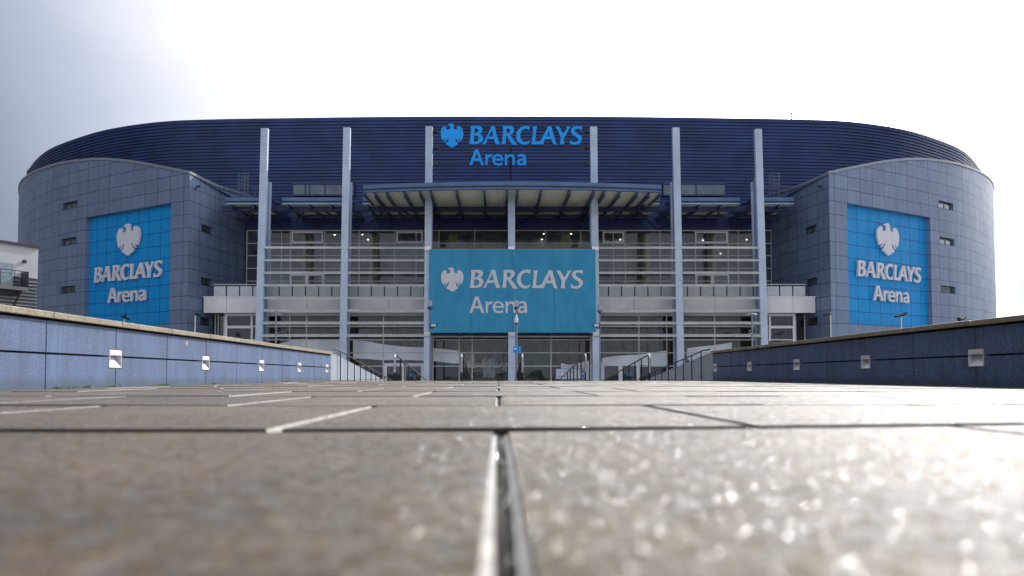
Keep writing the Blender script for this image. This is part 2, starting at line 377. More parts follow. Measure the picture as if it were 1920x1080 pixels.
M['lampwhite'] = mat('white_lamp_housing', (.62, .62, .65), .4)
M['parapet'] = panel_mat('pale_stair_parapet', (.27, .31, .36), 2.5, 40, 0, 0, .03, rough=.5, coords='UV', var=.04, dirt=.2, freq=2)
M['weed'] = mat('weeds', (.10, .22, .02), .7, var=.4, nscale=8)

# ------------------------------------------------------------ ground, plaza, stairs
GZ = -1.9; YE = 28.7; XL, XR = -6.0, 7.7
g = MB(); 
for x0, x1, y0, y1 in ((-900, 900, 28.7, 1500), (-900, XL - .2, -600, 28.7), (XR + .2, 900, -600, 28.7), (XL - .2, XR + .2, -600, -14)):
    g.face([(x0, y0, GZ), (x1, y0, GZ), (x1, y1, GZ), (x0, y1, GZ)])
struct(g.build('ground', M['ground']))
b = MB(); b.box(XL - .2, XR + .2, -14, YE - .02, GZ, -.021); struct(b.build('plaza_base', M['joint']))
# slabs in rows across the way, joints staggered
import bmesh
def slabs():
    bm = bmesh.new(); lay = bm.faces.layers.float.new('tint')
    row0, dep, wid, gap = .365, 2.155, 1.57, .026
    for k in range(-6, 13):
        y0 = row0 + k * dep; y1 = min(y0 + dep, YE)
        off = 0.008 if k % 2 == 0 else .075
        base = 0 if k % 2 == 0 else wid / 2
        n = -5
        while n < 6:
            x0 = max(XL, off + base + n * wid); x1 = min(XR, off + base + (n + 1) * wid); n += 1
            if x1 - x0 < .05 or y1 - y0 < .05: continue
            a0, a1, b0, b1 = x0 + gap / 2, x1 - gap / 2, y0 + gap / 2, y1 - gap / 2
            dz = random.uniform(-.002, .002); tint = random.uniform(.82, 1.18)
            tx = random.uniform(-.0015, .0015); tf_ = random.uniform(0, .003) if k != 1 else .0045
            r = bmesh.ops.create_cube(bm, size=1)
            for v in r['verts']:
                top = v.co.z > 0
                v.co = Vector(((a0 if v.co.x < 0 else a1), (b0 if v.co.y < 0 else b1), (dz + (tx if v.co.x < 0 else -tx) + (tf_ if v.co.y < 0 else -.001)) if top else -.04))
            es = [e for e in {e for v in r['verts'] for e in v.link_edges} if all(v.co.z > -.02 for v in e.verts)]
            ve = [e for e in {e for v in r['verts'] for e in v.link_edges} if abs(e.verts[0].co.z - e.verts[1].co.z) > .02]
            rr = bmesh.ops.bevel(bm, geom=es + ve, offset=.011, segments=2, affect='EDGES')
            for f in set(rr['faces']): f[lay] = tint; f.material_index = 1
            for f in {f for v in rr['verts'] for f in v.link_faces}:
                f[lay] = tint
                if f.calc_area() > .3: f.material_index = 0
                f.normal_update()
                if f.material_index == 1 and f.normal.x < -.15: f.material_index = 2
                if abs(f.normal.z) < .15: f.material_index = 1 if f.normal.x > .5 else 2  # light put into the colour: sunward sides pale, shaded sides dark
    for v in bm.verts: v.co.y += .20 * max(0, v.co.x) * max(0, 1 - abs(v.co.y - 2.7) / 2.6)
    me = bpy.data.meshes.new('plaza_paving'); 
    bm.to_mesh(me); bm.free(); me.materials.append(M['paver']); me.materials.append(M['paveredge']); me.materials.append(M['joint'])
    for a in me.attributes:
        pass
    o = bpy.data.objects.new('plaza_paving', me); COL.objects.link(o); return o
struct(slabs())
g_ = MB()
def grain(m, x, y, z, r):
    a = random.uniform(0, 6.28); k = len(m.v); e = [Vector((1, 0, 0)), Vector((0, 1, 0)), Vector((-1, 0, 0)), Vector((0, -1, 0)), Vector((0, 0, .8)), Vector((0, 0, -.8))]
    rot = Matrix.Rotation(a, 3, 'Z') @ Matrix.Rotation(random.uniform(-.8, .8), 3, 'X')
    m.v += [(Vector((x, y, z)) + rot @ (q * r * random.uniform(.6, 1.2)))[:] for q in e]
    for f in ((0, 1, 4), (1, 2, 4), (2, 3, 4), (3, 0, 4), (1, 0, 5), (2, 1, 5), (3, 2, 5), (0, 3, 5)): m.f.append(tuple(k + i for i in f)); m.uv.append(None)
for i in range(900):
    y = .38 + (random.random() ** 1.6) * 2.1
    grain(g_, .008 + random.gauss(0, .006), y, -.020 + abs(random.gauss(0, .004)), random.uniform(.0012, .0042))
for i in range(700):
    x = random.uniform(-2.5, 3); grain(g_, x, 2.52 + .20 * max(0, x) * .95 + random.uniform(-.010, .010), -.018 + random.uniform(0, .006), random.uniform(.002, .005))
for i in range(260):   # loose grit on the slabs
    y = .5 + (random.random() ** 1.3) * 6; x = random.uniform(-.6, .7) * y
    grain(g_, x, y, .0012, random.uniform(.0008, .0028))
o = g_.build('joint_grit', mat('wet_grit', (.045, .038, .026), .22, var=.8, nscale=150, coat=.35), recalc=False); o['kind'] = 'stuff'
tag(o, 'wet grit and sand lying in the joints between the nearest paving slabs', 'grit')
SL = .08; rise = .12; tread = rise / SL
fc = MB(); fc.face([(-60, 30, GZ + .006), (62, 30, GZ + .006), (62, 96, GZ + .006), (-60, 96, GZ + .006)]); struct(fc.build('bounce_forecourt', M['bounce_forecourt']))  # pale sheet out of view, added to bounce light onto the soffits
st = MB(); z = 0; y = YE; k = 0
while z > GZ + .01:
    z2 = max(GZ, z - rise); st.box(XL, XR, y, y + tread, GZ - .05, z2 if z2 > GZ else GZ + .004); y += tread; z = z2
struct(st.build('stairs', M['stair'], bevel=.01))
YS = y

# ------------------------------------------------------------ plaza walls with recessed lights
def plaza_wall(name, label, xin, sgn, top, zj, joints0, coping_label=None):
    """sgn +1: the wall body lies on the -x side of xin (faces +x)"""
    t = thing(name, label, 'wall', (xin, 12, 0)); mod = 1.94
    y0, y1 = -13.0, YE
    def xb(d): return xin - sgn * d
    core = MB(); core.box(min(xb(.13), xb(.42)), max(xb(.13), xb(.42)), y0, y1 - .01, GZ + .01, top - .09)
    core.build('wall_core', M['gap'], t)
    ys = []; y = joints0
    while y > y0 + mod: y -= mod
    while y < y1: ys.append(y); y += mod
    ys = [y0] + ys + [y1]
    lights = [joints0 + 2 * mod * k for k in range(-6, 8) if y0 + 1 < joints0 + 2 * mod * k < y1 - .1]
    for (za, zb) in ((0.0, zj - .014), (zj + .014, top - .118)):
        p = MB()
        for a, b_ in zip(ys, ys[1:]):
            a2, b2 = a + .012, b_ - .012
            # notch round the lamps
            la = any(abs(a - l) < .05 for l in lights); lb = any(abs(b_ - l) < .05 for l in lights)
            zin, zout = (zj + .115, top) if za > .1 else (zj - .185, 0)
            if za > .1: full = (zin, zb)
            else: full = (za, zin)
            aa, bb = (a2 + .215 if la else a2), (b2 - .215 if lb else b2)
            x0, x1 = min(xb(0), xb(.03)), max(xb(0), xb(.03))
            if za > .1:
                p.box(x0, x1, a2, b2, zin, zb)
                p.box(x0, x1, aa, bb, za, zin)
            else:
                p.box(x0, x1, a2, b2, za, zin)
                p.box(x0, x1, aa, bb, zin, zb)
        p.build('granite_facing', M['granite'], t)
    c = MB(); c2 = [yy + .06 for yy in ys]
    for a, b_ in zip(c2, c2[1:]):
        b_ = min(b_, y1 - .0); dz = random.uniform(-.004, .004)
        xa, xc = xb(-.065), xb(.48)
        c.box(min(xa, xc), max(xa, xc), a + .006, b_ - .006, top - .085 + dz, top + dz)
    c.build('coping', M['coping'], t, bevel=.008)
    gp_ = MB()
    for l in lights: gp_.box(min(xb(.022), xb(.12)), max(xb(.022), xb(.12)), l - .213, l - .203, zj - .185, zj + .115); gp_.box(min(xb(.022), xb(.12)), max(xb(.022), xb(.12)), l + .203, l + .213, zj - .185, zj + .115)
    for l in lights:
        f = MB(); za, zb = zj - .175, zj + .105; yw = .205
        x0 = xb(.02)
        def bx(y_0, y_1, z_0, z_1, d0, d1): f.box(min(xb(d0), xb(d1)), max(xb(d0), xb(d1)), y_0, y_1, z_0, z_1)
        bx(l - yw, l - yw + .02, za, zb, -.002, .12); bx(l + yw - .02, l + yw, za, zb, -.002, .12)
        bx(l - yw + .02, l + yw - .02, zb - .085, zb, -.002, .12); bx(l - yw + .02, l + yw - .02, za, za + .018, -.002, .12)
        o = f.build('recessed_light', M['lampwhite'], t, bevel=.004)
        r = MB()   # sloping reflector inside the box
        r.face([(xb(.006), l - yw + .02, za + .018), (xb(.006), l + yw - .02, za + .018), (xb(.115), l + yw - .02, zb - .085), (xb(.115), l - yw + .02, zb - .085)])
        r.build('reflector', M['lampwhite'], o, recalc=False)
    return t
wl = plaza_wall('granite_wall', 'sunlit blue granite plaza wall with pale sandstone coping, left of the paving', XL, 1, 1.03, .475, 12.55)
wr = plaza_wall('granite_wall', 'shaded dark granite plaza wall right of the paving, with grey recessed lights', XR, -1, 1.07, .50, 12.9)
s = MB()
c0 = P(350, 643, 9); yst = XL / c0.x * 9; cc = P(350, 643, yst)
pts = []
for i in range(11):
    a = 2 * math.pi * i / 11; rr = .045 * (1 if i % 2 else .72); pts.append((math.cos(a) * rr * 1.5, math.sin(a) * rr))
s.poly([pts], lambda u, v, d: Vector((XL + .001 + d, cc.y + u, cc.z + v)), .002)
tag(s.build('sticker', mat('pink_sticker', (.45, .22, .27), .6, var=.7, nscale=40)), 'small torn pink and red sticker on the sunlit granite wall', 'sticker')
# weeds at the foot of the left wall
w = MB()
for cy, n in ((8.6, 26), (9.4, 20), (10.9, 40), (12.3, 18), (14.2, 50), (16.8, 24), (18.6, 20), (22.5, 30), (11.6, 20)):
    for i in range(n):
        x = XL + random.uniform(.01, .07); yy = cy + random.gauss(0, .16); h = random.uniform(.015, .05); a = random.uniform(0, 6.28)
        dx, dy = math.cos(a) * .008, math.sin(a) * .008; lx, ly = random.uniform(-.02, .03), random.uniform(-.03, .03)
        w.face([(x - dx, yy - dy, -.002), (x + dx, yy + dy, -.002), (x + lx + dx * .6, yy + ly + dy * .6, h * .7), (x + lx * 1.6, yy + ly * 1.6, h)])
o = w.build('weeds', M['weed'], recalc=False); o['kind'] = 'stuff'; tag(o, 'tiny green weeds growing along the foot of the sunlit wall', 'weeds')

# stair parapets and handrails
def zs(y): return -SL * max(0, y - YE)
def parapet(xin, sgn, label):
    t = thing('stair_parapet', label, 'parapet', (xin, YE + 10, -1))
    m = MB(); ya, yb = YE, YS
    x0, x1 = xin, xin - sgn * .35
    for x in (x0, x1):
        m.face([(x, ya, GZ), (x, yb, GZ), (x, yb, zs(yb) + 1.0), (x, ya + .6, 1.0), (x, ya, 1.0)], [(ya, GZ), (yb, GZ), (yb, zs(yb) + 1), (ya + .6, 1.0), (ya, 1.0)])
    top = [(ya, 1.0), (ya + .6, 1.0), (yb, zs(yb) + 1)]
    for (a, za), (b_, zb) in zip(top, top[1:]): m.face([(x0, a, za), (x1, a, za), (x1, b_, zb), (x0, b_, zb)], [(1, 1)] * 4)
    m.face([(x0, yb, GZ), (x1, yb, GZ), (x1, yb, zs(yb) + 1), (x0, yb, zs(yb) + 1)], [(1, 1)] * 4)
    m.build('parapet_wall', M['parapet'], t)
    r = MB(); xr = xin + sgn * .09
    pts = [(xr, YE + .1, 1.13), (xr, YE + .9, 1.12), (xr, YE + 1.7, 1.06)] + [(xr, YE + 1.7 + i * 4, 1.06 - SL * i * 4) for i in range(1, 6)]
    r.tube(pts, .026, 8); r.build('handrail', M['darksteel'], t)
    yy = YE + 1.3
    while yy < YS - .5:
        p = MB(); p.bar((xr, yy, zs(yy) - .1), (xr, yy, 1.06 - SL * max(0, yy - YE - 1.7)), .035, .035); yy += 1.45
        p.build('rail_post', M['darksteel'], t)
parapet(XL, 1, 'pale panelled stair parapet with dark handrail, continuing the sunlit wall')
parapet(XR, -1, 'pale panelled stair parapet with dark handrail, continuing the shaded wall')
RX = [-3.75, -1.33, .88, 3.18, 5.5]
RL = ['first stair handrail inward from the sunlit granite wall', 'stair handrail just left of the central column, second from the sunlit wall', 'stair handrail beside the tall central camera post',
      'stair handrail in front of the white ticket sign in the lobby', 'stair handrail nearest to the shaded granite wall']
for x, lb in zip(RX, RL):
    t = thing('stair_handrail', lb, 'handrail', (x, YE + .2, 0), 'handrails dividing the stairs')
    r = MB(); pts = [(x, YE + .35, .36), (x, YE + .3, .86), (x, YE + .36, .905), (x, YE + .48, .92), (x, YE + 1.1, .90), (x, YE + 1.6, .87)] + [(x, YE + 1.6 + 4 * i, .87 - SL * 4 * i) for i in range(1, 5)]
    r.tube(pts, .028, 8); r.build('rail', M['darksteel'], t)
    c = MB(); c.tube([(x, YE + .285, .30), (x, YE + .285, .87), (x, YE + .33, .92), (x, YE + .45, .945)], .034, 8); c.build('end_cap', M['steel'], t)
    for k in range(6):
        yy = YE + .5 + k * 1.5
        p = MB(); p.bar((x, yy, zs(yy) - .1), (x, yy, .87 - SL * max(0, yy - YE - 1.6)), .045, .03); p.build('post', M['darksteel'], t)

# ------------------------------------------------------------ arena
XC = 1.2
A = thing('arena_building', 'large navy and grey sports arena with curved corner towers and glazed entrance', 'building', (XC, 98, GZ))
# upper bowl wall
ZB = 33.0
bl = [(480, 222), (402, 223.5), (325, 226.2), (262, 232.5), (200, 243), (150, 257), (100, 276), (75, 292.5), (57.5, 312.5), (53, 327.5)]
pl = [PZ(a, b_, ZB) for a, b_ in bl]
cen = PZ(934 + 10, 218, ZB)
XB = 1.0
half = [(p.x - XB, p.y) for p in pl]                       # left half, measured
front = [(0, cen.y), (-15, cen.y + .15)] + half + [(-78.6, 138), (-79.5, 150), (-78.5, 165), (-74, 182), (-64, 196), (-48, 205), (-25, 209), (0, 210)]
def crom(pts, n):
    out = []
    for i in range(len(pts) - 1):
        p0 = Vector(pts[max(i - 1, 0)]); p1 = Vector(pts[i]); p2 = Vector(pts[i + 1]); p3 = Vector(pts[min(i + 2, len(pts) - 1)])
        for k in range(n):
            t = k / n
            out.append(.5 * ((2 * p1) + (-p0 + p2) * t + (2 * p0 - 5 * p1 + 4 * p2 - p3) * t * t + (-p0 + 3 * p1 - 3 * p2 + p3) * t ** 3))
    out.append(Vector(pts[-1])); return out
front[0] = (0, cen.y)
hl = crom([(15, cen.y + .15)] + front, 6)[6:]
ring = [Vector((XB + p[0], p[1])) for p in hl] + [Vector((XB - p[0], p[1])) for p in reversed(hl[1:-1])]
RP = .415
prof = []; z = 18.4
while z < ZB - .75:
    prof += [(0, z), (0, z + RP * .5), (.14, z + RP * .62), (.14, z + RP * .88)]; z += RP
prof += [(0, z), (0, ZB - .3), (-.03, ZB - .28), (-.03, ZB - .02), (0.3, ZB - .02)]
m = MB(); n = len(ring)
nor = []
for i in range(n):
    d = ring[(i + 1) % n] - ring[i - 1]; nn = Vector((d.y, -d.x)).normalized()
    if nn.dot(Vector((XB, 150)) - ring[i]) < 0: nn = -nn
    nor.append(nn)
for off, z in prof:
    for i in range(n): q = ring[i] + nor[i] * off; m.v.append((q.x, q.y, z))
for k in range(len(prof) - 1):
    for i in range(n): m.f.append((k * n + i, k * n + (i + 1) % n, (k + 1) * n + (i + 1) % n, (k + 1) * n + i)); m.uv.append(None)
bowl = m.build('upper_wall', M['navy'], A, recalc=True)
m = MB(); m.v = [(p.x, p.y, ZB - .45) for p in ring] + [(XB, 150, ZB - .3)]
for i in range(n): m.f.append((i, (i + 1) % n, n)); m.uv.append(None)
m.build('roof', M['navy2'], A)
# strip windows in the bowl wall
YB = cen.y
def pos(px0, px1, py0, py1, Y):
    a, b_ = P(px0, py0, Y), P(px1, py1, Y); return a.x, b_.x, b_.z, a.z
for q in ((548, 664, 343, 367), (1243, 1362, 343, 367)):
    yw = YB - .25 if q[0] < 600 else YB - .25
    x0, x1, z0, z1 = pos(*q, yw)
    f = MB(); t_ = .18
    f.box(x0, x1, yw, yw + .5, z0, z0 + t_); f.box(x0, x1, yw, yw + .5, z1 - t_, z1)
    for xx in (x0, x0 + (x1 - x0) * .2, x0 + (x1 - x0) * .27, x0 + (x1 - x0) * .52, x1 - .15):
        f.box(xx, xx + .13, yw + .02, yw + .5, z0 + t_, z1 - t_)
    o = f.build('strip_window', M['navy2'], A)
    p = MB(); p.box(x0 + .02, x1 - .02, yw + .12, yw + .16, z0 + t_, z1 - t_); p.build('pane', mat('strip_window_pane', (.13, .17, .20), .15, var=.35, nscale=.4), o)

# corner towers ------------------------------------------------
CORN = P(355.5, 349.7, 86.0); ZJ = CORN.z                 # a joint line
M['tower'].node_tree.nodes['Mapping'].inputs['Location'].default_value[1] = -(ZJ % 1.485)
M['signblue'].node_tree.nodes['Mapping'].inputs['Location'].default_value[1] = -(ZJ % 1.485)
ctrl = [(355.5, 86.0, 325.5), (328, 87.2, 319.5), (300, 88.5, 314), (250, 90.9, 305), (195, 93.8, 300), (150, 96.5, 302.5), (113, 99.2, 308), (85, 102.3, 316), (65, 105.6, 324), (50, 109.2, 332.5), (40, 113.5, 342), (35.5, 118.0, 354)]
outer = [P(a, c, b_) for a, b_, c in ctrl]
zl = outer[-1].z
outer += [Vector((-75.0, 125, zl + .3)), Vector((-77.0, 134, zl + .4)), Vector((-77.5, 142, zl + .4))]
ret = [P(460, 366.5, 98.6), P(430, 355, 0.5 * (86 + 98.6) + 1.2), P(405, 345.0, 90.4), outer[0].copy()]
ret[1] = P(430, 356, 93.8)
# keep the return face straight in plan
e0, e1 = ret[0], ret[-1]
for q in ret[1:-1]:
    tt = (q.y - e0.y) / (e1.y - e0.y); q.x = e0.x + (e1.x - e0.x) * tt
dd = (Vector((e0.x, e0.y)) - Vector((e1.x, e1.y))).normalized()
ret = [Vector((e0.x + dd.x * 4, e0.y + dd.y * 4, e0.z))] + ret
def resample(pts, step=.55):
    c = crom([tuple(p) for p in pts], 12); out = [(0.0, c[0])]; s_ = 0
    for a, b_ in zip(c, c[1:]):
        s_ += (Vector(b_[:2]) - Vector(a[:2])).length
        if s_ - out[-1][0] >= step: out.append((s_, b_))
    if out[-1][0] < s_ - .01: out.append((s_, c[-1]))
    return out
class Path:
    def __init__(s, pts): s.a = resample(pts)
    def at(s, x):
        a = s.a
        for (s0, p0), (s1, p1) in zip(a, a[1:]):
            if x <= s1 + 1e-6:
                t = (x - s0) / (s1 - s0); return p0.lerp(p1, t)
        return a[-1][1].copy()
    def s_of(s, px, py=450):
        best = None
        for i in range(4000):
            x = s.a[-1][0] * i / 3999; q = s.at(x); r = P(px, py, q.y).x
            d = abs(q.x - r)
            if best is None or d < best[0]: best = (d, x)
            if best[0] < .1 and d > best[0] + 3: break
        return best[1]
    def nrm(s, x):
        q = s.at(x + .2) - s.at(max(0, x - .2)); n = Vector((q.y, -q.x, 0)).normalized(); return n
OUT = Path(outer); RET = Path(ret)
LEN = OUT.a[-1][0]
def mir(p): return Vector((2 * XC - p.x, p.y, p.z))
def wall_mesh(path, holes, side, uvx, uvflip=1):
    """cladding sheet along a path with openings; side -1 left, +1 right (mirrored)"""
    tf = (lambda p: p) if side < 0 else mir
    ss = sorted(set([round(a[0], 4) for a in path.a] + [round(h[k], 4) for h in holes for k in (0, 1)]))
    zz = sorted(set([GZ - .1, 20.2] + [h[k] for h in holes for k in (2, 3)]))
    m = MB()
    for a, b_ in zip(ss, ss[1:]):
        if b_ - a < 1e-4: continue
        pa, pb = path.at(a), path.at(b_); mid = (a + b_) / 2
        for z0, z1 in zip(zz, zz[1:] + [None]):
            if z1 is not None and any(h[0] < mid < h[1] and h[2] < (z0 + z1) / 2 < h[3] for h in holes): continue
            za1, zb1 = (z1, z1) if z1 is not None else (pa.z, pb.z)
            q = [(pa.x, pa.y, z0), (pb.x, pb.y, z0), (pb.x, pb.y, zb1), (pa.x, pa.y, za1)]
            m.face([tf(Vector(v)) for v in q], [(uvx + uvflip * a, z0), (uvx + uvflip * b_, z0), (uvx + uvflip * b_, zb1), (uvx + uvflip * a, za1)])
    return m
def inner(path, x, d, nsg): return path.at(x) + path.nrm(x) * d * nsg
def opening(path, h, depth, side, nsg):
    """reveal faces of an opening and its back sheet"""
    tf = (lambda p: p) if side < 0 else mir
    s0, s1, z0, z1 = h; k = max(1, int((s1 - s0) / .6)); xs = [s0 + (s1 - s0) * i / k for i in range(k + 1)]
    rv = MB(); bk = MB()
    for a, b_ in zip(xs, xs[1:]):
        pa, pb, qa, qb = path.at(a), path.at(b_), inner(path, a, depth, nsg), inner(path, b_, depth, nsg)
        for z in (z0, z1):
            rv.face([tf(Vector((p.x, p.y, z))) for p in (pa, pb, qb, qa)], [(a, z), (b_, z), (b_, z + .5), (a, z + .5)])
        bk.face([tf(Vector((qa.x, qa.y, z0))), tf(Vector((qb.x, qb.y, z0))), tf(Vector((qb.x, qb.y, z1))), tf(Vector((qa.x, qa.y, z1)))], [(a - s0, z0), (b_ - s0, z0), (b_ - s0, z1), (a - s0, z1)])
    for x in (s0, s1):
        p, q = path.at(x), inner(path, x, depth, nsg)
        rv.face([tf(Vector((p.x, p.y, z0))), tf(Vector((q.x, q.y, z0))), tf(Vector((q.x, q.y, z1))), tf(Vector((p.x, p.y, z1)))], [(x, z0), (x + .5, z0), (x + .5, z1), (x, z1)])
    return rv, bk
def hole_px(path, px0, px1, pyt, pyb):
    a, b_ = sorted((path.s_of(px0, pyt), path.s_of(px1, pyt))); y0 = path.at(path.s_of(px0, pyb)).y
    return [a, b_, P(px0, pyb, y0).z, P(px0, pyt, y0).z]
def snap(h, rows=1):
    k = round((h[2] - ZJ) / 1.485); h[2] = ZJ + k * 1.485 + .03; h[3] = h[2] + .86; return h
# inward direction signs
nO = OUT.nrm(5); nsO = 1 if (nO.x * 1 + nO.y * 1) > 0 else -1
nR = RET.nrm(5); nsR = 1 if nR.x < 0 else -1
SIGN = [OUT.s_of(319.5), OUT.s_of(160.5), ZJ - 10 * 1.485 + .02, ZJ - 1.485]
print('sign', SIGN, 'len', LEN, 'ZJ', ZJ)
SLOT_O = [snap(hole_px(OUT, 117, 145, 383, 395.5)), snap(hole_px(OUT, 115, 143, 448, 462)), snap(hole_px(OUT, 113, 141, 541, 553))]
SLOT_R = [snap(hole_px(RET, 378, 400, 421, 428)), snap(hole_px(RET, 375, 397, 522, 529)), snap(hole_px(RET, 371, 393, 598, 604))]
for h in SLOT_R: h[0] = SLOT_R[0][0]; h[1] = SLOT_R[0][1]
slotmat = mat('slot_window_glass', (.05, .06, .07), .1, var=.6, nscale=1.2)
slotpale = mat('slot_pane_pale', (.55, .60, .66), .4, var=.2, nscale=1)
def coping_strip(path, tf, m_, w, h, nsg):
    pass
for side in (-1, 1):
    tf = (lambda p: p) if side < 0 else mir
    T = bpy.data.objects.new('corner_tower', None); COL.objects.link(T); T.parent = A; T.matrix_parent_inverse = Matrix.Translation(-abs_loc(A)); T.location = (0, 0, 0)
    T['label'] = 'left corner tower' if side < 0 else 'right corner tower'
    wm = wall_mesh(OUT, [SIGN] + SLOT_O, side, 0); w2 = wall_mesh(RET, SLOT_R, side, -RET.a[-1][0] + 3.1)
    wm.v, off = wm.v, len(wm.v)
    wm.f += [tuple(i + off for i in f) for f in w2.f]; wm.uv += w2.uv; wm.v += w2.v
    for path, hs, ns in ((OUT, [SIGN], nsO), (OUT, SLOT_O, nsO), (RET, SLOT_R, nsR)):
        for h in hs:
            dep = .55 if h is SIGN else .35
            rv, bk = opening(path, h, dep, side, ns)
            off = len(wm.v); wm.v += rv.v; wm.f += [tuple(i + off for i in f) for f in rv.f]; wm.uv += rv.uv
            if h is SIGN: bk.build('sign_recess', M['signblue'], T, recalc=False)
            else:
                o = bk.build('slot_window', slotmat, T, recalc=False)
                if h in SLOT_O[:2] or (h in SLOT_R[:1] and side > 0):
                    s0, s1, z0, z1 = h; pn = MB()
                    for a, b_ in ((.16, .46), (.54, .86)):
                        qa, qb = inner(path, s0 + (s1 - s0) * a, dep - .06, ns), inner(path, s0 + (s1 - s0) * b_, dep - .06, ns)
                        pn.face([tf(Vector((qa.x, qa.y, z0 + .12))), tf(Vector((qb.x, qb.y, z0 + .12))), tf(Vector((qb.x, qb.y, z1 - .28))), tf(Vector((qa.x, qa.y, z1 - .28)))])
                    pn.build('slot_pane', slotpale if side > 0 and path is OUT else mat('slot_pane_dark', (.12, .14, .17), .4), o, recalc=False)  # paler panes on the right tower front, darker ones elsewhere
    wm.build('tower_wall', M['tower'], T, recalc=False)
    # coping
    cp = MB()
    chain = [(RET, s_, nsR) for s_, _ in RET.a] + [(OUT, s_, nsO) for s_, _ in OUT.a]
    prev = None
    for path, s_, ns in chain:
        q = path.at(s_); nn = path.nrm(s_) * ns
        if path is RET and s_ == RET.a[-1][0] or path is OUT and s_ == 0: nn = (RET.nrm(RET.a[-1][0]) * nsR + OUT.nrm(0) * nsO).normalized() * 1.2
        sec = [tf(q + nn * a + Vector((0, 0, b_))) for a, b_ in ((-.10, -.02), (-.10, .26), (.7, .26), (.7, -.02))]
        if prev:
            for i in range(4): cp.face([prev[i], prev[(i + 1) % 4], sec[(i + 1) % 4], sec[i]])
        prev = sec
    cp.build('coping', mat('tower_coping', (.30, .32, .38), .4, metal=.3), T)
    # roof of the tower, sloping with the wall head
    rf = MB(); op = [tf(p + Vector((0, 0, -.1))) for _, p in OUT.a]
    for a, b_ in zip(op, op[1:]):
        ca = Vector((tf(Vector((-31, 0, 0))).x, 101, 21.0)); rf.face([a, b_, ca])
    rf.face([op[0], Vector((tf(Vector((-31, 0, 0))).x, 101, 21.0)), Vector((tf(Vector((-31, 0, 0))).x, 98.6, 21.3))])
    rf.build('tower_roof', M['navy2'], T, recalc=False)
    # small camera near the corner
    c = MB(); q = tf(RET.at(RET.a[-1][0] - 1.35)); zz = P(371, 349, 87).z
    c.bar((q.x, q.y, zz), (q.x - side * .35, q.y, zz + .02), .12, .12); c.bar((q.x - side * .45, q.y - .35, zz), (q.x - side * .25, q.y + .3, zz + .12), .2, .2)
    c.build('security_camera', M['black'], T)

# ------------------------------------------------------------ lettering
B_ = 1080
GL = {
 'B': [[(130,160),(200,158),(260,158),(305,164),(336,182),(350,212),(346,248),(326,278),(292,299),(326,315),(351,345),(361,385),(347,430),(311,465),(262,484),(215,490),(105,490),(118,430),(128,310),(135,215)],
       [(202,205),(232,203),(262,212),(278,235),(273,262),(250,282),(220,292),(193,292)],
       [(190,330),(225,330),(258,342),(279,368),(281,400),(264,430),(230,446),(180,447),(186,390)]],
 'A': [[(503,160),(575,160),(600,280),(640,420),(672,490),(625,495),(592,492),(562,398),(437,398),(405,488),(345,490),(385,440),(450,310),(495,200),(496,180)],
       [(522,230),(550,352),(454,352)]],
 'R': [[(722,160),(830,157),(890,163),(925,187),(936,225),(925,265),(897,300),(860,325),(880,352),(950,450),(990,500),(935,505),(895,495),(868,450),(802,345),(786,335),(775,430),(778,488),(700,488),(715,430),(728,300),(730,200)],
       [(793,205),(825,203),(855,218),(865,245),(855,275),(830,292),(790,297)]],
 'C': [[(1225,165),(1180,156),(1120,158),(1060,180),(1010,225),(980,290),(972,350),(985,410),(1020,460),(1070,492),(1120,503),(1170,498),(1203,478),(1228,412),(1190,445),(1150,456),(1110,450),(1070,420),(1048,370),(1045,310),(1065,255),(1100,220),(1150,207),(1190,218),(1212,242)]],
 'LA': [[(193+B_,170),(278+B_,168),(268+B_,220),(255+B_,300),(245+B_,440),(260+B_,445),(320+B_,440),(355+B_,420),(385+B_,350),(450+B_,230),(470+B_,190),(470+B_,168),(548+B_,168),(560+B_,230),(590+B_,330),(615+B_,430),(645+B_,498),(590+B_,498),(575+B_,480),(545+B_,403),(420+B_,403),(405+B_,440),(395+B_,495),(172+B_,495),(185+B_,430),(200+B_,300),(203+B_,220)],
        [(492+B_,245),(522+B_,355),(455+B_,355)]],
 'Y': [[(x+B_,y) for x,y in [(620,170),(690,168),(700,190),(765,300),(822,210),(825,170),(900,172),(870,215),(780,370),(775,440),(780,495),(698,495),(712,440),(718,370),(700,320),(650,220)]]],
 'S': [[(x+B_,y) for x,y in [(1108,172),(1100,245),(1085,225),(1050,205),(1015,205),(985,215),(972,235),(980,262),(1010,290),(1070,325),(1100,355),(1110,395),(1098,440),(1065,478),(1020,500),(960,503),(910,495),(885,480),(890,410),(905,430),(935,455),(980,460),(1020,450),(1040,425),(1040,395),(1015,365),(950,325),(915,285),(905,245),(915,205),(945,178),(1000,163),(1060,162)]]],
}
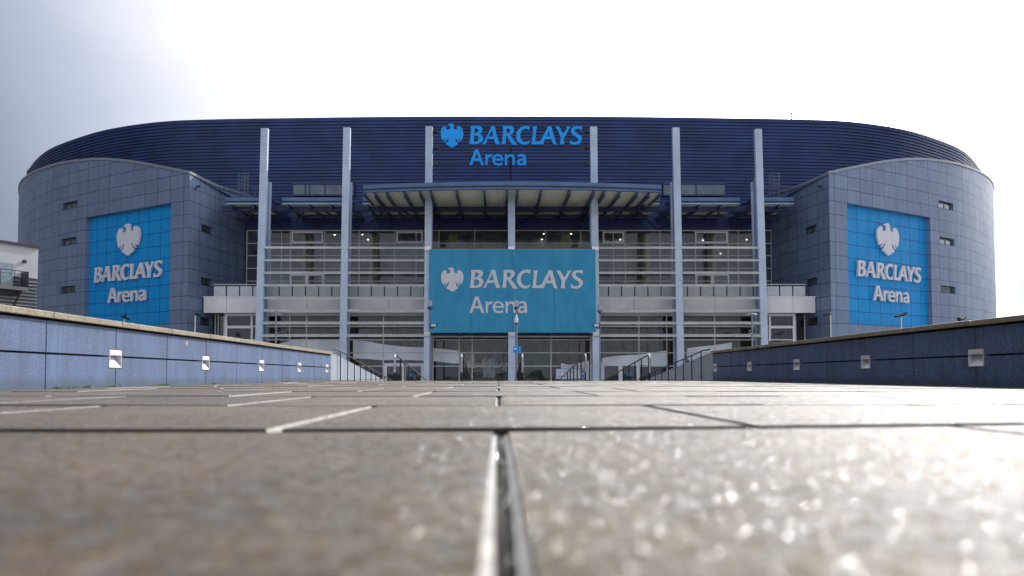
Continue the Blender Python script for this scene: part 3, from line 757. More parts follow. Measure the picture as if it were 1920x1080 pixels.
GA = {
 'A': [[(205,650),(265,650),(375,950),(320,950),(290,865),(180,865),(150,950),(100,950)],[(236,700),(276,822),(196,822)]],
 'r': [[(400,740),(440,740),(443,770),(470,742),(525,738),(520,785),(480,785),(450,810),(441,850),(441,950),(400,950)]],
 'e': [[(735,860),(573,860),(585,895),(615,917),(660,917),(715,900),(722,940),(680,957),(630,960),(580,945),(545,910),(527,860),(530,810),(555,765),(600,737),(645,735),(690,752),(722,790),(735,830)],[(576,824),(590,790),(615,773),(650,773),(678,792),(688,824)]],
 'n': [[(763,740),(808,740),(812,765),(845,742),(890,735),(925,752),(945,790),(948,950),(905,950),(903,820),(890,785),(855,778),(825,795),(808,830),(806,950),(763,950)]],
 'a': [[(1160,950),(1116,950),(1113,925),(1080,955),(1040,958),(1000,935),(988,895),(1000,855),(1040,830),(1110,822),(1108,795),(1085,775),(1050,775),(1010,790),(1005,750),(1050,735),(1105,738),(1145,765),(1158,810)],[(1110,860),(1060,865),(1035,880),(1035,905),(1060,920),(1095,905),(1110,885)]],
}
EAG = [[(380,228),(405,200),(445,182),(490,175),(530,182),(552,205),(556,250),(562,300),(582,340),(615,353),(648,347),(668,332),(645,305),(655,272),(700,255),(755,265),(798,308),(825,370),(835,440),(827,530),(802,610),(775,675),(744,653),(697,608),(703,668),(726,716),(710,722),(684,690),(650,643),(611,586),(610,662),(640,718),(690,768),(600,828),(510,880),(420,825),(325,765),(378,716),(406,658),(406,588),(361,646),(329,692),(304,722),(290,716),(313,672),(318,608),(280,650),(248,678),(225,630),(200,560),(187,490),(185,420),(195,350),(225,295),(265,262),(310,260),(345,285),(358,320),(330,328),(348,350),(390,356),(430,350),(452,322),(454,282),(446,246),(425,233),(385,236)]]
# all in photo-like units: x right, y down, measured on the banner
def u_letter(p): return 870 + p[0] / 9.817, 490 + p[1] / 9.817
def u_eagle(p): return 815 + p[0] / 15.43, 490 + p[1] / 15.43
def chaikin(l):
    return l
def logo(parent, m, fn, depth, which='all', named=True):
    """fn maps logo units to world"""
    if which in ('all', 'eagle'):
        b_ = MB(); b_.poly([[u_eagle(p) for p in l] for l in EAG], fn, depth); b_.build('eagle_emblem', m, parent)
    for k, g_ in GL.items():
        b_ = MB(); b_.poly([[u_letter(p) for p in l] for l in g_], fn, depth); b_.build('letter', m, parent)
    for k, g_ in GA.items():
        b_ = MB(); b_.poly([[u_letter(p) for p in l] for l in g_], fn, depth); b_.build('letter', m, parent)

# signs on the tower faces
def tower_sign(side, lb):
    t = thing('tower_sign', lb, 'sign', tuple((OUT.at((SIGN[0] + SIGN[1]) / 2) if side < 0 else mir(OUT.at((SIGN[0] + SIGN[1]) / 2))) + Vector((0, 0, -OUT.at(8).z + 8))))
    s0, s1 = SIGN[0], SIGN[1]; W_ = s1 - s0
    tf = (lambda p: p) if side < 0 else mir
    if side < 0: ax = lambda pxx: OUT.s_of(pxx)
    def surf(fr, z, d):   # fr 0..1 left to right as seen
        s_ = s1 - fr * W_ if side < 0 else s0 + fr * W_
        q = OUT.at(s_) + OUT.nrm(s_) * nsO * (.55 - .10 - d); return tf(Vector((q.x, q.y, z)))
    if side < 0:
        fr = lambda pxx: (s1 - OUT.s_of(pxx, 500)) / W_
        fB0, fB1, fA0, fA1, fE0, fE1 = [fr(v) for v in (173, 299, 199, 269.5, 214.5, 257.5)]
    else:
        mp_ = lambda pxx: 934 - (pxx - 934) * 1.0
        def fr(pxx):
            best = (9e9, 0)
            for i in range(1500):
                s_ = s0 + W_ * i / 1499; q = mir(OUT.at(s_)); d = abs(q.x - P(pxx, 500, q.y).x)
                if d < best[0]: best = (d, s_)
            return (best[1] - s0) / W_
        fB0, fB1, fA0, fA1, fE0, fE1 = [fr(v) for v in (1611.5, 1730, 1641, 1707, 1649.5, 1690.5)]
    zB, cB = 11.28, 1.78; zA, cA = 8.72, 1.72; zE0, zE1 = 14.0, 17.75
    dp = .24
    b_ = MB(); 
    def fe(u, v, d):
        a = (u - (815 + 185 / 15.43)) / (650 / 15.43); h = 1 - (v - (490 + 175 / 15.43)) / (705 / 15.43)
        return surf(fE0 + (fE1 - fE0) * a, zE0 + (zE1 - zE0) * h, d)
    b_.poly([[u_eagle(p) for p in l] for l in EAG], fe, dp); b_.build('eagle_emblem', M['letterw'], t)
    def fb(u, v, d):
        a = (u - u_letter((105, 0))[0]) / ((2190 - 105) / 9.817); h = (u_letter((0, 492))[1] - v) / (330 / 9.817)
        return surf(fB0 + (fB1 - fB0) * a, zB + cB * h, d)
    def fa(u, v, d):
        a = (u - u_letter((100, 0))[0]) / ((1160 - 100) / 9.817); h = (u_letter((0, 950))[1] - v) / (300 / 9.817)
        return surf(fA0 + (fA1 - fA0) * a, zA + cA * h, d)
    for g_, f_ in ((GL, fb), (GA, fa)):
        for k, l_ in g_.items():
            b_ = MB(); b_.poly([[u_letter(p) for p in l] for l in l_], f_, dp); b_.build('letter', M['letterw'], t)
tower_sign(-1, 'raised white eagle and lettering on blue panels of the left corner tower')
tower_sign(1, 'raised white eagle and lettering on blue panels of the right corner tower')

# ------------------------------------------------------------ front: columns
YC = 86.0; LEAN = 1.45 / 30.0
def ly(z): return LEAN * (z - GZ)
CPX = [481, 639, 799, 959.5, 1120, 1279, 1433]
CX = [P(v, 640, YC).x for v in CPX]
CX = [CX[3] + (i - 3) * (CX[6] - CX[0]) / 6 for i in range(7)]
ztop = [P(960, v, YC + 1.4).z for v in (240, 238.5, 236.5, 372, 237, 239, 241.5)]
zfin = P(960, 318, YC + 1.2).z
for i, x in enumerate(CX):
    zt = ztop[i] if i != 3 else P(960, 371, YC + 1.1).z
    m = MB(); m.box(x - .385, x + .385, YC, YC + .55, GZ, zt, LEAN, GZ)
    o = m.build('entrance_column', M['column'], A, bevel=.02)
    if i != 3: o['label'] = 'pale blue steel column rising above the canopy'
    if i in (0, 1, 2, 3, 4, 5, 6):
        zt2 = min(zt, zfin) - (0 if i == 3 else 0)
        w_ = MB(); w_.box(x - .12, x + .12, YC + .55, YC + 2.1, GZ, zt2 - .9, LEAN, GZ)
        if i != 3:   # sloping head of the web
            w_.face([(x - .12, YC + .55 + ly(zt2), zt2 + .3), (x + .12, YC + .55 + ly(zt2), zt2 + .3), (x + .12, YC + 2.1 + ly(zt2 - .9), zt2 - .9), (x - .12, YC + 2.1 + ly(zt2 - .9), zt2 - .9)])
        w_.build('web', M['column2'], o)
        r_ = MB(); r_.box(x - .3, x + .3, YC + 2.1, YC + 2.35, GZ, zt2 - .9, LEAN, GZ); r_.build('rear_flange', M['column'], o)

# ------------------------------------------------------------ louvre blades
LY = [464.5, 488.2, 512.2, 536, 560, 583.8, 607.8, 631.5]
for b_i in (0, 1, 4, 5, 2, 3):
    for k, v in enumerate(LY):
        if b_i in (2, 3) and k not in (0, 7): continue
        z = P(960, v, YC - .1).z; y0 = YC - .16 + ly(z)
        x0, x1 = CX[b_i] + .30, CX[b_i + 1] - .30
        if b_i in (2, 3): y0 += .7; x0 += .1; x1 -= .1
        m = MB(); sec = [(y0, z), (y0 - .04, z + .05), (y0 - .02, z + .11), (y0 + .66, z + .36), (y0 + .70, z + .33), (y0 + .68, z + .26)]
        for a, c in zip(sec, sec[1:] + sec[:1]): m.face([(x0, *a), (x1, *a), (x1, *c), (x0, *c)])
        m.face([(x0, *a) for a in sec]); m.face([(x1, *a) for a in sec])
        o = m.build('louvre_blade', M['blade'], A)
        if b_i in (2, 3): continue
        for xx in (CX[b_i] + .13, CX[b_i + 1] - .13):
            br_ = MB()
            pr = [(YC + .5 + ly(z), z - .1)] + [(YC + .55 + ly(z) + .38 * math.sin(math.pi * t / 8), z + .6 - .75 * math.cos(math.pi * t / 8)) for t in range(9)]
            br_.poly([pr], lambda u, w, d, xx=xx: Vector((xx + d, u, w)), .03)
            br_.build('bracket', M['column'], o)

# ------------------------------------------------------------ upper glazing, balcony, lower glazing
YG = 98.6; YF = 88.8; YL = 90.0
xl, xr = P(462, 500, YG).x, P(1447, 500, YG).x
zt = P(960, 431.5, YG).z; zf = P(960, 557, YF).z; zfb = P(960, 586.5, YF).z
bw = MB(); bw.box(xl - 2, xr + 2, YG, YG + 1.0, zt, 21.0); bw.build('band_wall', M['navy'], A)
U = MB(); fw = .10
U.box(xl, xr, YG - .08, YG + .08, zt - .12, zt)
for v in (456.5, 479.5, 503.3, 527.2): z = P(960, v, YG).z; U.box(xl, xr, YG - .08, YG + .08, z - fw / 2, z + fw / 2)
for v in (463, 508, 527.8, 544.5, 608.5, 653, 673.5, 740, 780, 823, 890, 1023.5, 1089, 1150, 1172, 1237.5, 1303.5, 1365, 1384, 1420, 1446):
    x = P(v, 480, YG).x; U.box(x - fw / 2, x + fw / 2, YG - .082, YG + .082, zf, zt - .12)
U.build('upper_window_frame', M['alu'], A)
for q in ((547, 606, 434, 456), (743, 793, 434, 456), (1130, 1170, 434, 456), (1303, 1364, 434, 456), (544, 607, 514, 536), (1304, 1367, 514, 536)):
    x0, x1, z0, z1 = pos(*q, YG - .1); f = MB(); w_ = .2
    f.box(x0, x1, YG - .16, YG - .05, z0, z0 + w_); f.box(x0, x1, YG - .16, YG - .05, z1 - w_, z1)
    f.box(x0, x0 + w_, YG - .16, YG - .05, z0 + w_, z1 - w_); f.box(x1 - w_, x1, YG - .16, YG - .05, z0 + w_, z1 - w_)
    if q[3] > 500:
        xm = (x0 + x1) / 2; f.box(xm - .2, xm + .2, YG - .16, YG - .05, z0 + w_, z1 - w_)
    f.build('opening_light' if q[3] < 500 else 'balcony_door', M['whiteframe'], A)
gl = MB(); gl.face([(xl, YG, zf), (xr, YG, zf), (xr, YG, zt - .1), (xl, YG, zt - .1)]); gl.build('upper_glass', M['glass'], A, recalc=False)
# room behind the upper glass
rm = MB(); yb = YG + 7
rm.face([(xl - 2, yb, zf - .5), (xr + 2, yb, zf - .5), (xr + 2, yb, zt + .5), (xl - 2, yb, zt + .5)])
rm.face([(xl - 2, YG + .1, zt + .02), (xr + 2, YG + .1, zt + .02), (xr + 2, yb, zt + .02), (xl - 2, yb, zt + .02)])
for x in (xl - .05, xr + .05): rm.face([(x, YG, zf), (x, yb, zf), (x, yb, zt), (x, YG, zt)])
rm.build('upper_foyer_wall', mat('foyer_grey_wall', (.30, .36, .38), .8, var=.5, nscale=.3), A, recalc=False)
pm = MB()
for v in (575, 700, 1212, 1335, 850, 1060): x = P(v, 480, YG + 3).x; pm.box(x - .55, x + .55, YG + 3, YG + 4, zf, zt)
pm.build('foyer_pillar', M['lobby2'], A)
for v, w_ in ((1110, 436), (880, 436), (605, 436)): pass
for px, py in ((627.5, 441), (679.5, 440.5), (690, 450), (852, 449.5), (1019.5, 439), (1071, 439), (1016, 449.5), (1066, 449.5), (1163, 450), (1213.5, 450.5), (1260, 450.5), (1318, 451), (1351, 476), (1400, 450)):
    yy = (zt - .05 - HC) / ((P(px, py, 1).z - HC)); yy = min(max(yy, YG + .6), YG + 6.5); q = P(px, py, yy)
    m = MB(); m.lathe([(.07, 0), (.09, .02), (.09, .06)], (q.x, q.y, q.z), 10); m.build('ceiling_light', EM if 'EM' in globals() else globals().setdefault('EM', emit_mat('warm_ceiling_light', (1, .92, .8), 6)), A)
# balcony slab and its white fascia
X0, X1 = P(381.5, 570, YF).x, P(1529, 570, YF).x
fb_ = MB(); n = 9; seg = [X0 + (X1 - X0) * i / n for i in range(n + 1)]
seg = [X0, P(424.5, 570, YF).x] + [CX[0] + (CX[6] - CX[0]) * i / 12 for i in range(0, 13)] + [P(1487, 570, YF).x, X1]
for a, c in zip(seg, seg[1:]): fb_.box(a + .02, c - .02, YF, YF + .12, zfb, zf)
fb_.build('balcony_fascia', M['white'], A, bevel=.01)
sb = MB(); sb.box(X0 + .02, X1 - .02, YF + .12, YG + .5, zfb + .03, zf - .03); sb.build('balcony_slab', mat('balcony_slab', (.35, .35, .35), .7), A)
tp = MB(); tp.box(X0 - .03, X1 + .03, YF - .06, YF + .3, zf, zf + .09); tp.build('balcony_edge', M['whiteframe'], A)
x0, x1 = P(400, 545, YF + .2).x, P(1511, 545, YF + .2).x; zr0, zr1, zr2 = zf + .14, P(960, 536.3, YF).z, P(960, 533, YF).z
nn = int((x1 - x0) / 1.45)
for i in range(nn + 1):
    x = x0 + (x1 - x0) * i / nn; rl = MB(); rl.box(x - .035, x + .035, YF + .16, YF + .24, zf, zr1 + .05); rl.build('balcony_rail_post', M['darksteel'], A)
    if i < nn:
        gp = MB(); gp.box(x + .07, x + (x1 - x0) / nn - .07, YF + .18, YF + .21, zr0, zr1); gp.build('balcony_glass_panel', M['glass_balc'], A)
h = MB(); h.tube([(x0, YF + .2, zr2), (x1, YF + .2, zr2)], .045); h.build('balcony_handrail', M['alu'], A)
# lower glazing
lx0, lx1 = P(421, 600, YL).x, P(1491, 600, YL).x
L = MB(); fr_ = .12
L.box(lx0, lx1, YL - .1, YL + .1, zfb - .28, zfb + .03)
for v, w_ in ((612, .16), (637, .13), (661.5, .11), (686.5, .11)):
    z = P(960, v, YL).z; L.box(lx0, lx1, YL - .08, YL + .08, z - w_ / 2, z + w_ / 2)
for v, w_ in ((422, .3), (575, .12), (543, .1), (719, .12), (812, .12), (861, .10), (885.5, .12), (1033, .12), (1107, .12), (1198, .12), (1250, .1), (1340, .12), (1490, .3), (650, .1)):
    x = P(v, 640, YL).x; L.box(x - w_ / 2, x + w_ / 2, YL - .082, YL + .082, GZ, zfb - .28)
L.build('lower_window_frame', M['alu'], A)
gl = MB(); gl.face([(lx0, YL, GZ), (lx1, YL, GZ), (lx1, YL, zfb - .2), (lx0, YL, zfb - .2)]); gl.build('lower_glass', M['glass'], A, recalc=False)
for q in ((423, 474, 588, 612), (423, 474, 612, 650), (1441, 1490, 589, 611), (1441, 1490, 612, 640)):
    a0, a1, z0, z1 = pos(*q, YL - .1); f = MB(); w_ = .22
    f.box(a0, a1, YL - .18, YL - .09, z1 - w_, z1); f.box(a0, a0 + w_, YL - .18, YL - .09, z0, z1 - w_); f.box(a1 - w_, a1, YL - .18, YL - .09, z0, z1 - w_)
    f.build('window_frame', M['whiteframe'], A)
sg = MB()
for xa, xb_, ya in ((P(404, 600, 91).x, lx0, 91.0), (lx1, P(1510, 600, 91).x, 91.0)):
    sg = MB(); sg.face([(xa, ya, GZ), (xb_, ya, GZ), (xb_, ya, zfb), (xa, ya, zfb)])
    xx = lx0 if xb_ == lx0 else lx1; sg.face([(xx, YL, GZ), (xx, 91, GZ), (xx, 91, zfb), (xx, YL, zfb)])
    sg.build('side_glass', M['glass_dark'], A, recalc=False)
sm = MB()
for v in (404.5, 410, 1508): x = P(v, 600, 91).x; sm = MB(); sm.box(x - .05, x + .05, 90.85, 90.99, GZ, zfb); sm.build('side_mullion', M['alu'], A)
# lobby
lb_ = MB(); yb = YL + 9
lb_.face([(lx0 - 4, yb, GZ), (lx1 + 4, yb, GZ), (lx1 + 4, yb, zfb), (lx0 - 4, yb, zfb)])
lb_.face([(lx0 - 4, YL + .1, zfb - .02), (lx1 + 4, YL + .1, zfb - .02), (lx1 + 4, yb, zfb - .02), (lx0 - 4, yb, zfb - .02)])
lb_.build('lobby_wall', M['lobby'], A, recalc=False)
lf = MB(); lf.face([(lx0 - 4, YL, GZ + .01), (lx1 + 4, YL, GZ + .01), (lx1 + 4, yb, GZ + .01), (lx0 - 4, yb, GZ + .01)]); lf.build('lobby_floor', M['lobbyfloor'], A, recalc=False)
wd = MB(); a0, a1, z0, z1 = pos(500, 1340, 640, 664, YL + 6)
for i in range(34):
    xx = a0 + (a1 - a0) * i / 34; wd.box(xx, xx + (a1 - a0) / 34 - random.uniform(.05, .5), YL + 6, YL + 6.2 + random.random() * .6, z0 - 1.2, z1 + 2.6)
wd.build('lobby_panelling', M['wood'], A)
# wavy reflections in the ground-floor glass, modelled as pale curving bands
def refl_band(pts_t, pts_b, Y, wob=.0):
    m = MB(); n_ = 24; tops = crom([(a, b_) for a, b_ in pts_t], 6); bots = crom([(a, b_) for a, b_ in pts_b], 6)
    pv = None
    for i, (a, c) in enumerate(zip(tops, bots)):
        y_ = Y + wob * math.sin(i * .35); p, q = P(a[0], a[1], y_), P(c[0], c[1], y_)
        if pv: m.face([pv[1], q, p, pv[0]])
        pv = (p, q)
    return m
for T_, B2 in (([(521, 645), (560, 636), (600, 637), (640, 638)], [(505, 700), (560, 700), (600, 700), (640, 700)]),
               ([(662, 638), (690, 640), (715, 645), (760, 650), (795, 651)], [(662, 672), (690, 673), (715, 675), (760, 675), (795, 676)]),
               ([(813, 653), (830, 654), (845, 656), (862, 657)], [(813, 677), (830, 679), (845, 681), (862, 681)]),
               ([(1052, 681), (1066, 684), (1083, 681), (1104, 676)], [(1052, 712), (1066, 713), (1083, 713), (1104, 713)]),
               ([(1129, 671), (1150, 668), (1175, 666), (1198, 665), (1225, 661), (1250, 657)], [(1129, 683), (1150, 684), (1175, 684), (1198, 684), (1225, 686), (1250, 688)]),
               ([(1288, 653), (1310, 650), (1340, 647), (1372, 642)], [(1288, 672), (1310, 690), (1340, 690), (1372, 690)])):
    refl_band(T_, B2, YL - .03).build('reflection_band', M['refl_band'], A, recalc=False)
# poster panels green / pale in the central bays
for q, cname, c in (((872, 890, 664, 690), 'pale', (.55, .6, .62)), ((906, 928, 672, 708), 'blue', (.35, .45, .55)), ((965, 1030, 662, 706), 'green', (.02, .06, .035))):
    a0, a1, z0, z1 = pos(*q, YL + 1.5); m = MB(); m.box(a0, a1, YL + 1.5, YL + 1.6, z0, z1); m.build('lobby_display', mat('display_' + cname, c, .5, var=.6, nscale=1.2), A)
# entrance doors
def door(px0, px1, pyt):
    a0, a1, _, z1 = pos(px0, px1, pyt, 700, YL - .12); z0 = GZ
    f = MB(); w_ = .34; y0, y1 = YL - .22, YL - .09
    f.box(a0, a0 + w_, y0, y1, z0, z1); f.box(a1 - w_, a1, y0, y1, z0, z1); f.box(a0 + w_, a1 - w_, y0, y1, z1 - .35, z1)
    o = f.build('entrance_door', M['whiteframe'], A)
    xm = (a0 + a1) / 2
    p = MB(); p.box(xm - .22, xm + .22, y0 + .01, y1 - .01, z0, z1 - .35); p.box(a0 + w_, a1 - w_, y0 + .01, y1 - .01, z0, z0 + .35); p.build('leaf_frame', M['whiteframe'], o)
    g_ = MB(); g_.face([(a0, y1 - .03, z0), (a1, y1 - .03, z0), (a1, y1 - .03, z1), (a0, y1 - .03, z1)]); g_.build('door_glass', M['glass_dark'], o, recalc=False)
    return a0, a1
door(720, 795, 681); door(1127, 1199, 680)
bl_ = mat('blue_notice', (.01, .22, .62), .5)
for v0, v1 in ((768, 776.5), (1175, 1184)):
    a0, a1, z0, z1 = pos(v0, v1, 699, 705, YL - .25); m = MB(); m.box(a0, a1, YL - .26, YL - .235, z0, z1)
    tag(m.build('notice', bl_), 'small blue notice stuck on the entrance door ' + ('left' if v0 < 900 else 'right') + ' of the banner', 'notice', 'door notices')
# ticket sign
a0, a1, z0, z1 = pos(1043, 1095, 692, 710, YL - .4)
t = thing('info_sign', 'white ticket information board with blue edge inside the stair railings', 'sign', ((a0 + a1) / 2, YL - .4, z0))
m = MB(); m.box(a0 - .08, a1 + .12, YL - .38, YL - .3, z0 - .1, z1 + .06); m.build('frame', bl_, t)
m = MB(); m.box(a0, a1 - .3, YL - .42, YL - .38, z0, z1); m.build('board', M['whiteframe'], t)
m = MB()
for k in (0.28, .75):
    c = Vector((a1 - .12, YL - .42, z0 + (z1 - z0) * k)); ring_ = [(c.x + .2 * math.cos(i * .5236), c.y, c.z + .2 * math.sin(i * .5236)) for i in range(12)]
    m.tube(ring_, .06, 6, closed=True)
m.build('symbol', M['whiteframe'], t)
for k in (.1, .9):
    m = MB(); x = a0 + (a1 - a0) * k; m.box(x - .04, x + .04, YL - .37, YL - .31, GZ, z0 - .1); m.build('leg', M['darksteel'], t)

def text_mesh(name, body, size, m, parent, org, shear=0.0, extr=.01, rot=(R(90), 0, 0), align='LEFT'):
    cu = bpy.data.curves.new(name, 'FONT'); cu.body = body; cu.size = size; cu.shear = shear; cu.extrude = extr; cu.align_x = align
    o = bpy.data.objects.new(name, cu); COL.objects.link(o); o.rotation_euler = rot; o.location = org
    bpy.context.view_layer.update()
    me = bpy.data.meshes.new_from_object(o.evaluated_get(bpy.context.evaluated_depsgraph_get()))
    me.transform(o.matrix_world); bpy.data.objects.remove(o); me.materials.clear(); me.materials.append(m)
    o2 = bpy.data.objects.new(name, me); COL.objects.link(o2)
    if parent: o2.parent = parent; o2.matrix_parent_inverse = Matrix.Translation(-abs_loc(parent))
    return o2
text_mesh('wording', '01  02  03', .42, mat('sign_grey_print', (.25, .28, .45), .6), t, (a0 + .15, YL - .431, z0 + .62))
text_mesh('wording', 'INFORMATION', .2, M['darksteel'], t, (a0 + .15, YL - .431, z0 + .2))
tx = mat('pale_window_lettering', (.42, .46, .40), .6)
q = P(872, 690, YL - .2)
wt = text_mesh('window_lettering', 'Carlsberg', 1.25, tx, None, (0, YL - .12, q.z + .0), shear=.3)
_w = max(v.co.x for v in wt.data.vertices)
for v in wt.data.vertices: v.co.x = P(866, 690, YL).x + v.co.x / _w * (P(954, 690, YL).x - P(866, 690, YL).x)
tag(wt, 'faint pale beer lettering with a wavy underline on the ground-floor glass', 'lettering')
m = MB(); pts = [P(868 + i * 7.4, 696 + 2.5 * math.sin(i * .75 + .6), YL - .12) for i in range(13)]
for a, c in zip(pts, pts[1:]): m.bar(a, c, .03, .16, up=Vector((0, 1, 0)))
o = m.build('underline', tx, wt)

# ------------------------------------------------------------ canopies
YW = YG; zw = P(960, 408, YW).z; YSd = 90.2; zsd = P(960, 383, YSd).z
def zsof(y): return zsd + (zw - zsd) * (y - YSd) / (YW - YSd)
sof = panel_mat('beige_soffit', (.80, .76, .62), 50, .42, 0, 0, .06, rough=.6, coords='Object', var=.02, dirt=.12, joint=(.36, .34, .28))
def canopy(xa, xb_, name, fr_y, ends=True):
    C_ = bpy.data.objects.new(name, None); COL.objects.link(C_); C_.parent = A; C_.matrix_parent_inverse = Matrix.Translation(-abs_loc(A))
    k = max(1, int((xb_ - xa) / 1.2)); xs = [xa + (xb_ - xa) * i / k for i in range(k + 1)]
    s_ = MB()
    for a, b_ in zip(xs, xs[1:]):
        ya, yb_ = fr_y(a) + .25, fr_y(b_) + .25
        s_.face([(a, ya, zsof(ya)), (b_, yb_, zsof(yb_)), (b_, YW, zw), (a, YW, zw)])
    s_.build('soffit', sof, C_, recalc=False)
    top = MB(); hh = .62
    for a, b_ in zip(xs, xs[1:]):
        ya, yb_ = fr_y(a), fr_y(b_)
        top.face([(a, ya, zsof(ya) + hh), (b_, yb_, zsof(yb_) + hh), (b_, YW + 1.4, zw + hh + .5), (a, YW + 1.4, zw + hh + .5)])
    top.build('roof_sheet', M['fascia'], C_, recalc=False)
    f1 = MB(); f2 = MB(); f3 = MB()
    for a, b_ in zip(xs, xs[1:]):
        for mm, d0, d1, z0_, z1_ in ((f1, -.12, .2, .36, hh + .14), (f3, -.02, .2, .14, .36), (f2, -.08, .28, -.02, .14)):
            ya, yb_ = fr_y(a), fr_y(b_); za, zb_ = zsof(ya), zsof(yb_)
            v = [(a, ya + d0, za + z0_), (b_, yb_ + d0, zb_ + z0_), (b_, yb_ + d0, zb_ + z1_), (a, ya + d0, za + z1_), (a, ya + d1, za + z0_), (b_, yb_ + d1, zb_ + z0_), (b_, yb_ + d1, zb_ + z1_), (a, ya + d1, za + z1_)]
            for q_ in ((0, 1, 2, 3), (4, 7, 6, 5), (3, 2, 6, 7), (0, 4, 5, 1), (0, 3, 7, 4), (1, 5, 6, 2)): mm.face([v[j] for j in q_])
    f1.build('gutter', M['fascia'], C_, recalc=False); f3.build('fascia_recess', M['navy2'], C_, recalc=False); f2.build('fascia_strip', M['fascia_l'] if name == 'side_canopy' else M['fascia'], C_, recalc=False)
    return C_
def rib(par, x, y0, y1, d=.42, w=.2):
    m = MB()
    for sx in (-1, 1): m.face([(x + sx * w / 2, y0, zsof(y0) + .1), (x + sx * w / 2, y1, zsof(y1) + .1), (x + sx * w / 2, y1, zsof(y1) - d * .4), (x + sx * w / 2, y0, zsof(y0) - d)])
    m.face([(x - w / 2, y0, zsof(y0) - d), (x + w / 2, y0, zsof(y0) - d), (x + w / 2, y1, zsof(y1) - d * .4), (x - w / 2, y1, zsof(y1) - d * .4)])
    m.face([(x - w / 2, y0, zsof(y0) - d), (x + w / 2, y0, zsof(y0) - d), (x + w / 2, y0, zsof(y0) + .1), (x - w / 2, y0, zsof(y0) + .1)])
    m.build('rib', M['navy2'], par, recalc=False)
xcA, xcB = P(682, 355, 84.2).x, P(1239, 355, 84.2).x; xm = (xcA + xcB) / 2; yc0 = 82.2
def front_c(x): t = (x - xm) / ((xcB - xcA) / 2); return yc0 + 1.7 * t * t
cc_ = canopy(xcA, xcB, 'central_canopy', front_c)
for x in [CX[3] + o_ for o_ in (-.55, .55)] + [CX[i] + o_ for i in (2, 4) for o_ in (-.55, .55)] + [CX[2] + 3.3, CX[2] + 6.2, CX[3] + 3.0, CX[3] + 6.0, CX[2] - 2.2, CX[2] - 4.1, CX[2] - 5.4, CX[4] + 2.2, CX[4] + 4.1, CX[4] + 5.4]:
    rib(cc_, x, front_c(x) + .2, YW, .5)
for x in (xcA + .05, xcB - .05): rib(cc_, x, front_c(x) - .1, YSd + .3, .35, .16)
side_segs = [(P(423, 372, YSd).x, CX[0] - .2), (CX[0] + 1.3, CX[1] - .2), (CX[1] + 1.3, xcA + 1.2), (xcB - 1.2, CX[5] - 1.3), (CX[5] + .2, CX[6] - 1.3), (CX[6] + .2, P(1488, 372, YSd).x)]
for a, b_ in side_segs:
    c_ = canopy(a, b_, 'side_canopy', lambda x: YSd)
    m = MB()
    for xx in (a + .05, b_ - .05):
        m.face([(xx, YSd - .12, zsof(YSd) + .76), (xx, YSd - .12, zsof(YSd)), (xx, YW, zw), (xx, YW, zw + .8)])
    m.build('end_plate', M['navy2'], c_, recalc=False)
    x = a + .6
    while x < b_ - .3:
        rib(c_, x, YSd + .25, YW, .4); x += 2.45
# long beam, secondary beam and diagonal braces under the canopies
bmx0, bmx1 = P(425, 390, 93).x, P(1482, 390, 93).x
zb1, zb0 = P(960, 385, 91.6).z, P(960, 395, 91.6).z
m = MB(); m.box(bmx0, bmx1, 91.5, 91.75, zsof(91.6) - .50, zsof(91.6) + .1); m.box(bmx0, bmx1, 91.35, 91.9, zsof(91.6) - .55, zsof(91.6) - .50)
m.build('canopy_beam', M['navy2'], A)
m = MB(); m.box(xl - 1.5, xr + 1.5, 96.6, 96.8, zsof(96.7) - .28, zsof(96.7) + .1); m.build('canopy_rear_beam', M['navy2'], A)
for i in range(7):
    x = CX[i]
    for sg_ in (-1, 1):
        m = MB(); m.bar((x + sg_ * .3, 97.5, zw - 1.6), (x + sg_ * 3.6, 91.8, zsof(92) - .35), .14, .16)
        m.build('canopy_brace', M['navy2'], A)
    m = MB(); m.bar((x, YC + 2.3 + 1.0, zsof(89) - .35), (x, 98.5, zw - .35), .3, .5); m.build('canopy_arm', M['navy2'], A)

# ladder cages on the roof edge
for px in (456, 1452):
    c = P(px, 346, 93.0); m = MB(); r = .62
    zb_ = zw + .9
    for k in range(5):
        z = c.z - .5 + k * .42; m.tube([(c.x + r * math.cos(a * .5236), c.y + r * math.sin(a * .5236), z) for a in range(12)], .035, 5, closed=True)
    for a in range(0, 12, 2): m.tube([(c.x + r * math.cos(a * .5236), c.y + r * math.sin(a * .5236), zb_), (c.x + r * math.cos(a * .5236), c.y + r * math.sin(a * .5236), c.z + 1.2)], .035, 5)
    for s_ in (-1, 1):
        for d in (1.1, 2.0):
            m.tube([(c.x + (d + .3) * s_, c.y, zb_), (c.x + (d + .3) * s_, c.y, zb_ + 1.6)], .03, 5)
        m.tube([(c.x + .6 * s_, c.y, zb_ + 1.6), (c.x + 2.3 * s_, c.y, zb_ + 1.6)], .03, 5)
    m.build('roof_ladder', mat('cage_grey', (.12, .14, .2), .5), A)

# roof mast
q = PZ(1487, 225, ZB)
t = thing('weather_mast', 'thin weather mast standing on the roof edge right of centre', 'mast', (q.x, q.y + .5, ZB - .1))
m = MB(); m.tube([(q.x, q.y + .5, ZB - .2), (q.x, q.y + .5, ZB + 1.0)], .075, 6); m.build('pole', M['darksteel'], t)
m = MB(); m.tube([(q.x - .6, q.y + .5, ZB + .95), (q.x + .05, q.y + .5, ZB + .95)], .03, 5); m.lathe([(.03, -.12), (.11, -.06), (.11, .08), (.03, .14)], (q.x, q.y + .5, ZB + 1.0), 8)
m.build('sensor', M['darksteel'], t)

